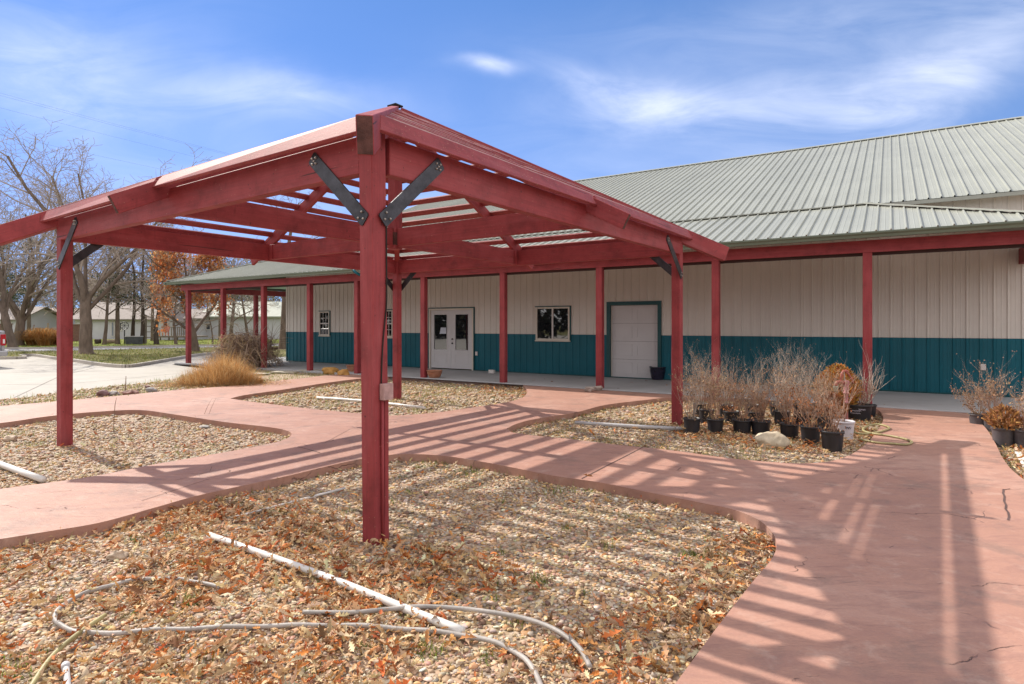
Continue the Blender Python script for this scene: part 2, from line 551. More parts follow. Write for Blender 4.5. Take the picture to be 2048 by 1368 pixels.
for mm in (MNL, MNR, MRF, MLF):
    d = (mm - PC).normalized()
    m = MB()
    zc = (BEAM_B + BEAM_T) / 2 + 0.008
    m.bar(Vector((PC.x, PC.y, zc)) + d * 0.078, Vector((mm.x, mm.y, zc)) - d * 0.03, 0.075, 0.262)
    m.build('tie_beam', M_RED, perg, bevel=0.005)
    m = MB()   # steel hanger where the tie beam meets the side beam
    s = Vector((-d.y, d.x, 0))
    for k in (-1, 1):
        m.box(Vector((mm.x, mm.y, zc - 0.004)) - d * 0.075 + s * k * 0.047, s * 0.007, d * 0.045, UP * 0.125)
    m.build('beam_hanger', M_RED, perg)
m = MB()
m.box(Vector((PC.x, PC.y, (2.60 + 4.5) / 2)), A * 0.075, B * 0.075, UP * ((4.5 - 2.60) / 2))
m.build('king_post', M_RED, perg, bevel=0.006)
m = MB()
m.box(Vector((PC.x, PC.y, 2.75)), A * 0.079, B * 0.079, UP * 0.09)
m.build('charred_collar', M_ENDG, perg)
ZP = 4.675           # rafter ridge line at the peak
KT = 1.2            # how far the rafters run past the posts
ZE = 2.735
def zk(k): return ZP + (ZE - ZP) * k / KT
def PK(c, k, z=None):
    p = PC + (c - PC) * k
    return Vector((p.x, p.y, zk(k) if z is None else z))
def rafter(c, w, h, name, k0):
    m = MB()
    lf = UP * (0.022 if name == 'hip_rafter' else 0.0)
    m.bar(PK(c, k0) + lf, PK(c, KT) + lf, w, h, drop=1.0)
    # darker sawn end
    o = m.build(name, M_RED, perg, bevel=0.005)
    e = MB()
    d = (PK(c, KT) - PK(c, k0)).normalized()
    s = d.cross(UP).normalized(); n = s.cross(d)
    e.box(PK(c, KT) + lf + d * 0.002 - n * (h / 2), s * (w / 2 - 0.006), n * (h / 2 - 0.006), d * 0.003)
    e.build('sawn_end', M_ENDG, o)
    return o
for c in (PN, PL, PR, PF):
    rafter(c, 0.105, 0.235, 'hip_rafter', 0.02)
for c in (MNL, MNR, MRF, MLF):
    rafter(c, 0.05, 0.185, 'rafter', 0.03)
# slats: level boards laid between hip and middle rafter, twelve courses on each slope
T_SL = 0.031
rr = random.Random(3)
for mm, cs in ((MNL, (PN, PL)), (MNR, (PN, PR)), (MRF, (PR, PF)), (MLF, (PL, PF))):
    for c in cs:
        for i in range(12):
            ko = 1.085 - 0.0825 * i + rr.uniform(-0.008, 0.008)
            dk_ = 0.0355
            ki = ko - dk_
            L = (c - mm).length
            q = []
            lift = rr.uniform(0.002, 0.007)
            for k in (ko, ki):
                w0 = 0.026 / (L * k)
                w1 = 1.0 - 0.076 / (L * k)
                if w1 <= w0 + 0.05: w1 = w0 + 0.05
                for w in (w0, w1):
                    p = PC + (mm + (c - mm) * w - PC) * k
                    q.append(Vector((p.x, p.y, zk(k) + lift + rr.uniform(-0.006, 0.006))))
            o0, o1, i0, i1 = q
            if i == 0:      # the eave course has rolled over and hangs steeply
                for a_, b_ in ((o0, i0), (o1, i1)):
                    hz = Vector((a_.x - b_.x, a_.y - b_.y, 0)); hl = hz.length
                    tilt = math.radians(56 + rr.uniform(-3, 3)); wd_ = 0.165
                    b_.z = zk(ki) + 0.030
                    sc_k = wd_ * math.cos(tilt) / max(hl, 1e-6)
                    a_.x, a_.y, a_.z = b_.x + hz.x * sc_k, b_.y + hz.y * sc_k, b_.z - wd_ * math.sin(tilt)
            nrm = (o1 - o0).cross(i0 - o0).normalized()
            if nrm.z < 0: nrm = -nrm
            ring = [o0, o1, i1, i0]
            if (ring[1] - ring[0]).cross(ring[2] - ring[1]).z < 0:
                ring = ring[::-1]
            m = MB()
            m.hexa([p - nrm * T_SL for p in ring] + ring)
            m.build('slat', M_SLAT, perg, bevel=0.004)
m = MB()
m.box(Vector((PC.x, PC.y, ZP + 0.018)), A * 0.085, B * 0.075, UP * 0.010)
m.build('peak_cap', M_DARK, perg)
# steel knee plates, two at each post, on the outer faces
def plate(pt, d, n, a0, z0, a1, z1):
    c0 = Vector((pt.x, pt.y, z0)) + d * a0 + n * 0.080
    c1 = Vector((pt.x, pt.y, z1)) + d * a1 + n * 0.080
    t = (c1 - c0).normalized()
    w = n.cross(t).normalized()
    m = MB()
    out = []
    hw = 0.055
    e = 0.055
    for off in (-0.006, 0.006):
        ring = [c0 - t * e + w * (hw - 0.012), c0 - t * (e - 0.012) + w * hw, c1 + t * (e - 0.012) + w * hw, c1 + t * e + w * (hw - 0.012),
                c1 + t * e - w * (hw - 0.012), c1 + t * (e - 0.012) - w * hw, c0 - t * (e - 0.012) - w * hw, c0 - t * e - w * (hw - 0.012)]
        out.append([p + n * off for p in ring])
    vs = out[0] + out[1]
    fs = [tuple(range(8, 16)), tuple(reversed(range(8)))] + [(k, (k + 1) % 8, 8 + (k + 1) % 8, 8 + k) for k in range(8)]
    m.add(vs, fs)
    o = m.build('knee_plate', M_STEEL, perg)
    for cc, sg, pat in ((c1, 1, ((0.03, 0), (-0.03, 0), (0, 0.03), (0, -0.03), (0, 0))), (c0, -1, ((0.015, -0.028), (0.015, 0.028), (-0.032, 0)))):
        for x, y in pat:
            p = cc + t * x + w * y
            m = MB()
            m.tube([p + n * 0.005, p + n * 0.014, p + n * 0.019], [0.010, 0.009, 0.004], 8)
            m.build('bolt', M_BOLT, o)
for pt, d, n in ((PN, dNL, nNL), (PN, dNR, nNR), (PL, -dNL, nNL), (PL, dLF, nLF), (PR, -dNR, nNR), (PR, dRF, nRF), (PF, -dLF, nLF), (PF, -dRF, nRF)):
    plate(pt, d, n, 0.045, 2.30, 0.60, 2.79)
# cable, box and conduit on the near post's right face (normal -A side)
M_BOX = mat('faded_pink_box', (0.42, 0.27, 0.26), 0.55, 0.25, 20)
fr = Vector((PN.x, PN.y, 0)) - A * 0.074
m = MB()
m.box(fr - A * 0.026 + B * 0.026 + UP * 1.01, A * 0.024, B * 0.048, UP * 0.060)
m.build('outlet_box', M_BOX, perg, bevel=0.004)
m = MB()
m.tube([fr - A * 0.013 + B * 0.0 + UP * z for z in (-0.14, 0.95)], 0.011, 8)
m.build('conduit', M_REDB, perg, smooth=True)
m = MB()
pts = []
for z, b_ in ((2.3, 0.068), (2.0, 0.066), (1.75, 0.064), (1.62, 0.058), (1.5, 0.04), (1.38, 0.024), (1.25, 0.012), (1.07, 0.002)):
    pts.append((b_, z, 0))
m.tube([fr - A * 0.004 + Vector((0.012 - 0.03 * (p.y + 0.1) / 3.07, 0, 0)) + B * (p.x - 0.008) + UP * p.y for p in smooth_px(pts, 4)], 0.006, 6)
m.build('power_cable', M_DARK, perg, smooth=True)
m = MB()
m.box(fr - A * 0.004 + B * 0.046 + UP * 0.42, A * 0.004, B * 0.02, UP * 0.53)
m.build('cover_strip', M_RED, perg, bevel=0.003)

# ------------------------------------------------------------------ the long building
bld = thing('workshop_building', 'long low metal-sided building in cream over teal with a pale green ribbed roof', 'building', tuple(W(9, 16.0, 0)))
VW, VP, VE = 16.0, 13.1, 12.7
UL, UR = 21.2, -3.3
PITCH = 0.2286
SPLIT = 1.22
PROF = [(0.0, 0.0), (0.066, 0.0), (0.072, 0.004), (0.080, 0.004), (0.086, 0.0), (0.143, 0.0), (0.149, 0.004), (0.157, 0.004), (0.163, 0.0),
        (0.190, 0.0), (0.2015, 0.019), (0.2175, 0.019)]
PROF_R = [(s, h * 1.0) for s, h in PROF[:-3]] + [(0.191, 0.0), (0.199, 0.030), (0.217, 0.030)]
def ribs(m, s0, s1, f, lo, hi, prof=None):
    """corrugated sheet between s0 and s1; f(s, h, t) gives a point; lo and hi give t limits at s"""
    i0, i1 = math.floor(s0 / PITCH) - 1, math.ceil(s1 / PITCH) + 1
    line = []
    for i in range(i0, i1 + 1):
        for ds, h in prof or PROF:
            s = i * PITCH + ds
            if s0 <= s <= s1:
                line.append((s, h))
    line = [(s0, line[0][1] if line else 0)] + line + [(s1, line[-1][1] if line else 0)]
    vs, fs = [], []
    for s, h in line:
        a, b_ = lo(s), hi(s)
        vs += [f(s, h, a), f(s, h, max(a, b_))]
    for k in range(len(line) - 1):
        if line[k + 1][0] - line[k][0] < 1e-6: continue
        fs.append((2 * k, 2 * k + 2, 2 * k + 3, 2 * k + 1))
    m.add(vs, fs)
def wallf(u, h, z): return W(u, VW - h, z)
# openings in wall metres
DU0, DU1 = on_v(948, VW), on_v(859.6, VW)
GU0, GU1 = on_v(1323, VW), on_v(1214, VW)
DZ = z_at(948, 616, VW); GZT = z_at(1214, 604, VW)
SLAB = 0.0
WT = 4.185
mw, mt = MB(), MB()
cuts = [(UR, GU0 + 0.04, None), (GU0 + 0.04, GU1 - 0.04, GZT - 0.03), (GU1 - 0.04, DU0 + 0.02, None), (DU0 + 0.02, DU1 - 0.02, DZ - 0.02), (DU1 - 0.02, UL, None)]
for a, b_, zt in cuts:
    if zt is None:
        ribs(mw, a, b_, wallf, lambda s: SPLIT, lambda s: WT)
        ribs(mt, a, b_, wallf, lambda s: SLAB + 0.03, lambda s: SPLIT - 0.004)
    else:
        ribs(mw, a, b_, wallf, lambda s: zt, lambda s: WT)
# left end wall of the building
def endf(v, h, z): return W(UL + h, v, z)
ribs(mw, VW, 33.0, endf, lambda s: SPLIT, lambda s: 4.22 + 0.417 * (min(s, 25.4) - 15.7) - 0.417 * max(0, s - 25.4) if s > 15 else 4.2)
ribs(mt, VW, 33.0, endf, lambda s: 0.03, lambda s: SPLIT - 0.004)
# right gable end
def endr(v, h, z): return W(UR - h, v, z)
ribs(mw, VW, 33.0, endr, lambda s: 0.03, lambda s: 4.22 + 0.417 * (min(s, 25.4) - 15.7) - 0.417 * max(0, s - 25.4))
wall_o = mw.build('wall', M_CREAM, bld)
mt.build('wainscot', M_TEAL, bld)
m = MB()
m.ub(UR, DU0 - 0.01, VW - 0.022, VW - 0.002, 0.004, 0.028); m.ub(DU1 + 0.01, UL, VW - 0.022, VW - 0.002, 0.004, 0.028)
m.build('base_flashing', M_TEALT, bld)
m = MB()
m.ub(UL - 0.05, UL + 0.022, VW - 0.022, VW + 0.05, SPLIT, WT); m.build('corner_trim', M_CREAM, bld)
m = MB()
m.ub(UL - 0.05, UL + 0.024, VW - 0.024, VW + 0.05, 0.03, SPLIT - 0.002); m.build('corner_trim', M_TEALT, bld)
m = MB(); m.ub(UR, UL, 33.0, 33.1, 0.03, 5.0); m.build('rear_wall', M_CREAM, bld)
# main roof
VM, ZM = 15.7, 4.22
VR, ZR = 25.4, 8.27
SM = (ZR - ZM) / (VR - VM)
nm = Vector((0, -SM, 1)).normalized()
def mainf(u, h, v): 
    return W(u, v - h * SM, ZM + SM * (v - VM) + h)
m = MB()
ribs(m, -3.62, 21.55, mainf, lambda s: VM, lambda s: VR, PROF_R)
m.build('main_roof', M_ROOF, bld)
def backf(u, h, v): return W(u, v + h * SM, ZR - SM * (v - VR) + h)
m = MB()
m.add([W(-3.62, VR, ZR - 0.01), W(21.55, VR, ZR - 0.01), W(21.55, 35.3, ZM), W(-3.62, 35.3, ZM)], [(0, 1, 2, 3)])
m.build('rear_roof', M_ROOF, bld)
m = MB()   # ridge cap
m.bar(W(-3.66, VR - 0.10, ZR + 0.0), W(21.6, VR - 0.10, ZR + 0.0), 0.22, 0.022, up=(Vector((0, 0, 1)) * 1 + D2 * -SM).normalized())
m.bar(W(-3.66, VR + 0.10, ZR + 0.0), W(21.6, VR + 0.10, ZR + 0.0), 0.22, 0.022, up=(Vector((0, 0, 1)) + D2 * SM).normalized())
m.build('ridge_cap', M_ROOF, bld)
m = MB()   # rakes
for u in (-3.66, 21.58):
    m.bar(W(u, VM - 0.03, ZM - 0.05), W(u, VR, ZR - 0.05), 0.10, 0.20)
m.build('rake_trim', M_ROOF, bld)
m = MB()
m.ub(-3.6, 0.9, VM - 0.012, VM + 0.02, ZM - 0.09, ZM - 0.012)
m.build('eave_trim', M_ROOF, bld)
m = MB()
m.sheet([W(-3.6, VM, ZM - 0.06), W(1.0, VM, ZM - 0.06), W(1.0, VW + 0.02, ZM - 0.03), W(-3.6, VW + 0.02, ZM - 0.03)])
m.build('soffit', M_CREAM, bld)
# porch roof with hipped ends
ZEV = 3.20
SP = (ZM - ZEV) / (VM - VE)
UHL, UHR = 21.2, 0.42
UCL, UCR = UHL + 3.0, UHR - 3.0
def porchf(u, h, v): return W(u, v - h * SP, ZEV + SP * (v - VE) + h)
m = MB()
ribs(m, UCR, UCL, porchf, lambda s: VE, lambda s: min(VM + 0.0, VE + max(0.0, s - UCR), VE + max(0.0, UCL - s)), PROF_R)
m.build('porch_roof', M_ROOF, bld)
def leftf(v, h, t): return W(UCL - t + h * SP, v, ZEV + SP * t + h)
m = MB()
ribs(m, VE, 30.0, leftf, lambda s: 0.0, lambda s: min(3.0, max(0.0, s - VE)), PROF_R)
m.build('porch_roof', M_ROOF, bld)
def rightf(v, h, t): return W(UCR + t - h * SP, v, ZEV + SP * t + h)
m = MB()
ribs(m, VE, 30.0, rightf, lambda s: 0.0, lambda s: min(3.0 * 0.72, max(0.0, s - VE)), PROF_R)
m.build('porch_roof', M_ROOF, bld)
m = MB()   # hip caps and the flashing at the change of pitch
m.bar(W(UCR, VE, ZEV + 0.03), W(UHR, VM, ZM + 0.03), 0.24, 0.03)
m.build('hip_cap', M_ROOF, bld)
m = MB()
m.bar(W(UCL, VE, ZEV + 0.03), W(UHL, VM, ZM + 0.03), 0.24, 0.03)
m.build('hip_cap', M_ROOF, bld)
m = MB()
m.bar(W(UHR - 0.1, VM - 0.03, ZM + 0.016), W(UHL, VM - 0.03, ZM + 0.016), 0.12, 0.022)
m.build('pitch_flashing', M_ROOF, bld)
# gutter: an open K-shape along the front, with a break near u = 14
def gutter(p0, p1, out, name='gutter'):
    m = MB()
    prof = [(0.0, 0.0), (0.0, -0.105), (0.075, -0.105), (0.085, -0.06), (0.115, -0.03), (0.115, 0.0), (0.105, 0.0), (0.105, -0.02)]
    vs, fs = [], []
    for p in (p0, p1):
        for x, z in prof:
            vs.append(p + out * x + UP * z)
    n = len(prof)
    for k in range(n - 1):
        fs.append((k, k + 1, n + k + 1, n + k))
    fs.append(tuple(range(6))); fs.append(tuple(reversed(range(n, n + 6))))
    m.add(vs, fs)
    return m.build(name, M_GUT, bld)
UG = on_v(708, VE)
gutter(W(UCR - 0.1, VE + 0.02, ZEV - 0.005), W(UG - 0.25, VE + 0.02, ZEV - 0.005), -D2)
gutter(W(UG, VE + 0.02, ZEV - 0.005), W(UCL + 0.1, VE + 0.02, ZEV - 0.005), -D2)
gutter(W(UCL - 0.02, VE - 0.1, ZEV - 0.005), W(UCL - 0.02, 30, ZEV - 0.005), D1)
m = MB()
m.tube([W(UG - 0.03, VE - 0.05, ZEV - 0.02), W(UG - 0.1, VE - 0.05, ZEV - 0.11), W(UG - 0.16, VE + 0.06, ZEV - 0.18), W(UG - 0.2, VE + 0.2, ZEV - 0.22)], 0.04, 8)
m.build('downspout_elbow', M_TEAL, bld, smooth=True)
# porch beams and posts
PB0, PB1 = 2.86, 3.09
m = MB()
m.ub(UCR + 0.34, UCL - 0.42, VP - 0.078, VP - 0.038, PB0, PB1)
m.build('beam', M_REDB, bld, bevel=0.004)
m = MB()
m.ub(UCR + 0.40, UCL - 0.5, VP + 0.05, VP + 0.09, PB0 - 0.05, PB1 - 0.03)
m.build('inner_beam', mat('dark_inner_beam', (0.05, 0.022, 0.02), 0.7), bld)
m = MB()
m.ub(UCL - 0.78, UCL - 0.60, VP - 0.03, 29.8, PB0 - 0.06, PB1 - 0.06)
m.build('beam', M_REDB, bld, bevel=0.004)
m = MB()
m.ub(-2.42, -2.24, VP + 0.1, VW - 0.03, PB0 - 0.11, PB1 - 0.02)
m.build('cross_beam', M_REDB, bld, bevel=0.004)
post_us = [on_v(p, VP) for p in (377, 447, 528, 620)] + [13.95] + [on_v(p, VP) for p in (848, 1007, 1200, 1432, 1735)] + [-2.33]
posts = [(u, VP) for u in post_us] + [(23.5, v) for v in (16.15, 18.9, 21.6)]
for u, v in posts:
    m = MB()
    h = 0.077
    m.ub(u - h, u + h, v - h, v + h, -0.02, PB0 - 0.001 if v == VP else PB0 - 0.07)
    m.build('porch_post', M_REDB, bld, bevel=0.006)
# ceiling lining of the left porch end, pale green
m = MB()
m.sheet([W(UL + 0.03, VP + 0.1, 3.13), W(UCL - 0.8, VP + 0.1, 3.13), W(UCL - 0.8, 29.5, 3.13), W(UL + 0.03, 29.5, 3.13)])
m.build('porch_ceiling', mat('pale_green_ceiling', (0.33, 0.50, 0.36), 0.6, 0.08), bld)
# ---- double door
def ubox(name, mt_, par, u0, u1, v0, v1, z0, z1, bev=0.0):
    m = MB(); m.ub(u0, u1, v0, v1, z0, z1)
    return m.build(name, mt_, par, bevel=bev)
V0 = VW - 0.02
m = MB()
fw = 0.06
m.ub(DU0, DU0 + fw, V0 - 0.03, V0 + 0.07, 0.0, DZ); m.ub(DU1 - fw, DU1, V0 - 0.03, V0 + 0.07, 0.0, DZ); m.ub(DU0 + fw, DU1 - fw, V0 - 0.029, V0 + 0.07, DZ - fw, DZ)
door = m.build('double_door', M_TRIM, bld)
m = MB()
m.ub(DU0 - 0.035, DU0 - 0.002, V0 - 0.02, V0 + 0.03, 0.0, DZ + 0.035); m.ub(DU1 + 0.002, DU1 + 0.035, V0 - 0.02, V0 + 0.03, 0.0, DZ + 0.035); m.ub(DU0 - 0.002, DU1 + 0.002, V0 - 0.019, V0 + 0.03, DZ + 0.002, DZ + 0.035)
m.build('door_flashing', M_TEALT, bld)
dmid = on_v(902.5, VW)
for a, b_, g0, g1 in ((dmid + 0.004, DU1 - fw - 0.006, 894.5, 869), (DU0 + fw + 0.006, dmid - 0.004, 937, 911.5)):
    ga, gb = on_v(g0, VW), on_v(g1, VW)
    gz0, gz1 = z_at(900, 699.5, VW), z_at(900, 629, VW)
    v0, v1 = V0 + 0.005, V0 + 0.05
    m = MB()
    m.ub(a, ga, v0, v1, 0.03, DZ - fw - 0.005); m.ub(gb, b_, v0, v1, 0.03, DZ - fw - 0.005)
    m.ub(ga, gb, v0 + 0.001, v1, 0.03, gz0); m.ub(ga, gb, v0 + 0.001, v1, gz1, DZ - fw - 0.005)
    # raised lower panel
    t = 0.018
    pz0, pz1 = 0.22, gz0 - 0.12
    m.ub(ga, gb, v0 - 0.008, v0 + 0.002, pz0, pz0 + t); m.ub(ga, gb, v0 - 0.008, v0 + 0.002, pz1 - t, pz1)
    m.ub(ga, ga + t, v0 - 0.0075, v0 + 0.002, pz0 + t, pz1 - t); m.ub(gb - t, gb, v0 - 0.0075, v0 + 0.002, pz0 + t, pz1 - t)
    m.ub(ga - t, gb + t, v0 - 0.012, v0 + 0.003, gz0 - t, gz0 + 0.004); m.ub(ga - t, gb + t, v0 - 0.012, v0 + 0.003, gz1 - 0.004, gz1 + t)
    m.ub(ga - t, ga + 0.003, v0 - 0.0115, v0 + 0.003, gz0 + 0.004, gz1 - 0.004); m.ub(gb - 0.003, gb + t, v0 - 0.0115, v0 + 0.003, gz0 + 0.004, gz1 - 0.004)
    lf = m.build('door_leaf', M_DOOR, door)
    m = MB(); m.ub(ga, gb, v0 + 0.012, v0 + 0.03, gz0, gz1); m.build('door_glass', M_GLASS, door)
m = MB()
for z in (z_at(905, 678, VW), z_at(905, 686.5, VW)):
    p = W(dmid - 0.07, V0 + 0.005, z)
    m.tube([p, p - D2 * 0.03, p - D2 * 0.05], [0.022, 0.028, 0.016], 10)
m.build('door_handle', M_DARK, door, smooth=True)
m = MB()   # pale flat trapezoid set on the left pane
u0, u1 = on_v(892.5, VW), on_v(879.5, VW); z0, z1 = z_at(886, 667.5, VW), z_at(886, 655, VW)
vv = V0 + 0.0145
m.hexa([W(u1, vv, z0), W(u0, vv, z0), W(u0, vv + 0.003, z0), W(u1, vv + 0.003, z0), W(u1 - 0.05, vv, z1), W(u0 + 0.01, vv, z1), W(u0 + 0.01, vv + 0.003, z1), W(u1 - 0.05, vv + 0.003, z1)])
m.build('pale_trapezoid', mat('pale_trapezoid_white', (0.55, 0.58, 0.66), 0.7, 0.05), door)
# ---- slider window
def window(px0, px1, py0, py1, pyref, grid=False, mull=True):
    u0, u1 = on_v(px1, VW), on_v(px0, VW)
    z0, z1 = z_at(pyref, py1, VW), z_at(pyref, py0, VW)
    t = 0.05
    m = MB()
    m.ub(u0, u0 + t, V0 - 0.035, V0 + 0.02, z0, z1); m.ub(u1 - t, u1, V0 - 0.035, V0 + 0.02, z0, z1)
    m.ub(u0 + t, u1 - t, V0 - 0.034, V0 + 0.02, z0, z0 + t); m.ub(u0 + t, u1 - t, V0 - 0.034, V0 + 0.02, z1 - t, z1)
    w = m.build('window', M_TRIM, bld)
    uc, zc = (u0 + u1) / 2, (z0 + z1) / 2
    m = MB()
    if mull:
        m.ub(uc - 0.025, uc + 0.025, V0 - 0.025, V0 + 0.018, z0 + t, z1 - t)
    else:
        m.ub(u0 + t, u1 - t, V0 - 0.025, V0 + 0.018, zc - 0.022, zc + 0.022)
    m.build('mullion', M_WHITE, w)
    m = MB(); m.ub(u0 + t, u1 - t, V0 - 0.005, V0 + 0.01, z0 + t, z1 - t); m.build('pane', M_GLASS, w)
    if grid:
        m = MB()
        for k in (1, 2):
            uu = u0 + t + (u1 - u0 - 2 * t) * k / 3
            m.ub(uu - 0.008, uu + 0.008, V0 - 0.012, V0 - 0.004, z0 + t, z1 - t)
        for k in (1, 3):
            zz = z0 + t + (z1 - z0 - 2 * t) * k / 4
            m.ub(u0 + t, u1 - t, V0 - 0.0115, V0 - 0.0042, zz - 0.008, zz + 0.008)
        m.build('glazing_bars', M_WHITE, w)
    m = MB()
    m.ub(u0 - 0.03, u1 + 0.03, V0 - 0.028, V0 + 0.02, z1 + 0.003, z1 + 0.03)
    m.ub(u0 - 0.03, u0 - 0.003, V0 - 0.027, V0 + 0.02, z0, z1 + 0.003)
    m.build('window_flashing', M_TEALT, w)
    m = MB()
    m.ub(u0 - 0.02, u1 + 0.02, V0 - 0.05, V0 + 0.0, z0 - 0.035, z0 - 0.002)
    m.build('sill', M_TRIM, w)
window(1073, 1140.5, 614, 680.5, 1107)
window(640, 660.5, 623, 671, 650, True, False)
window(764.5, 787, 620, 674.5, 776, True, False)
# ---- roll-up door
m = MB()
fw = 0.10
m.ub(GU0, GU0 + fw, V0 - 0.02, V0 + 0.16, 0.0, GZT); m.ub(GU1 - fw, GU1, V0 - 0.02, V0 + 0.16, 0.0, GZT); m.ub(GU0 + fw, GU1 - fw, V0 - 0.019, V0 + 0.16, GZT - fw, GZT)
gd = m.build('garage_door', M_TEALT, bld)
m = MB()
m.ub(GU0 + fw, GU0 + fw + 0.03, V0 + 0.08, V0 + 0.13, 0.0, GZT - fw); m.ub(GU1 - fw - 0.03, GU1 - fw, V0 + 0.08, V0 + 0.13, 0.0, GZT - fw)
m.build('door_stop', M_TRIM, gd)
ga, gb = GU0 + fw + 0.031, GU1 - fw - 0.031
m = MB(); m.ub(GU0 + 0.02, GU1 - 0.02, V0 + 0.165, V0 + 0.19, 0.0, GZT - 0.03); m.build('backing', M_DARK, gd)  # dark sheet added to stop light showing through the panel gaps
hh = (GZT - fw - 0.02) / 4
for i in range(4):
    z0, z1 = 0.02 + hh * i, 0.02 + hh * (i + 1) - 0.006
    m = MB()
    m.ub(ga, gb, V0 + 0.10, V0 + 0.14, z0, z1)
    for s in range(2):
        w_ = (gb - ga) / 2
        pa, pb = ga + w_ * s + 0.07, ga + w_ * (s + 1) - 0.07
        t = 0.02
        za, zb = z0 + 0.09, z1 - 0.09
        m.ub(pa, pb, V0 + 0.086, V0 + 0.102, za, za + t); m.ub(pa, pb, V0 + 0.086, V0 + 0.102, zb - t, zb)
        m.ub(pa, pa + t, V0 + 0.0925, V0 + 0.102, za + t, zb - t); m.ub(pb - t, pb, V0 + 0.0925, V0 + 0.102, za + t, zb - t)
    m.build('door_panel', M_DOOR, gd)
# outlet covers
for px, py in ((954, 707), (1966, 734)):
    u, z = on_v(px, VW), z_at(px, py, VW)
    m = MB(); m.ub(u - 0.045, u + 0.045, V0 - 0.03, V0 + 0.01, z - 0.065, z + 0.065)
    m.build('outlet_cover', M_WHITE, bld, bevel=0.008)
# ------------------------------------------------------------------ ground, paths, paving
def grass_mat(name, g, d, bump_s=0.6):
    m, nt, b = nodes(name)
    v = coords(nt)
    n1 = noise_n(nt, v, 0.5, 6, 0.6)
    n2 = noise_n(nt, coords(nt, (1, 1, 1)), 9.0, 4, 0.7)
    c = ramp(nt, n1, [(0.35, g), (0.62, d)])
    c = mixc(nt, ramp(nt, n2, [(0.35, 0.0), (0.7, 0.6)]), c, dk(d, 0.45))
    nt.links.new(c, b.inputs['Base Color'])
    b.inputs['Roughness'].default_value = 0.9
    b.inputs['Specular IOR Level'].default_value = 0.1
    bump(nt, b, noise_n(nt, v, 30, 3), bump_s, 0.03)
    return m
def concrete_mat(name, c, var=0.10, crack=0.0, stain=(0.25, 0.22, 0.19), grit=0.15):
    m, nt, b = nodes(name)
    v = coords(nt)
    n1 = noise_n(nt, v, 0.9, 7, 0.65)
    n2 = noise_n(nt, v, 40, 3, 0.6)
    col = ramp(nt, n1, [(0.3, dk(c, 1 - var)), (0.7, dk(c, 1 + var))])
    col = mixc(nt, ramp(nt, n2, [(0.4, 0.0), (0.75, grit)]), col, dk(c, 0.55))
    n3 = noise_n(nt, coords(nt, (1, 1, 1), rot=(0, 0, 0.5)), 2.3, 6, 0.7, 0.6)
    col = mixc(nt, ramp(nt, n3, [(0.58, 0.0), (0.75, 0.4)]), col, stain)
    nt.links.new(col, b.inputs['Base Color'])
    b.inputs['Roughness'].default_value = 0.82
    b.inputs['Specular IOR Level'].default_value = 0.2
    bump(nt, b, n2, 0.15, 0.004)
    return m
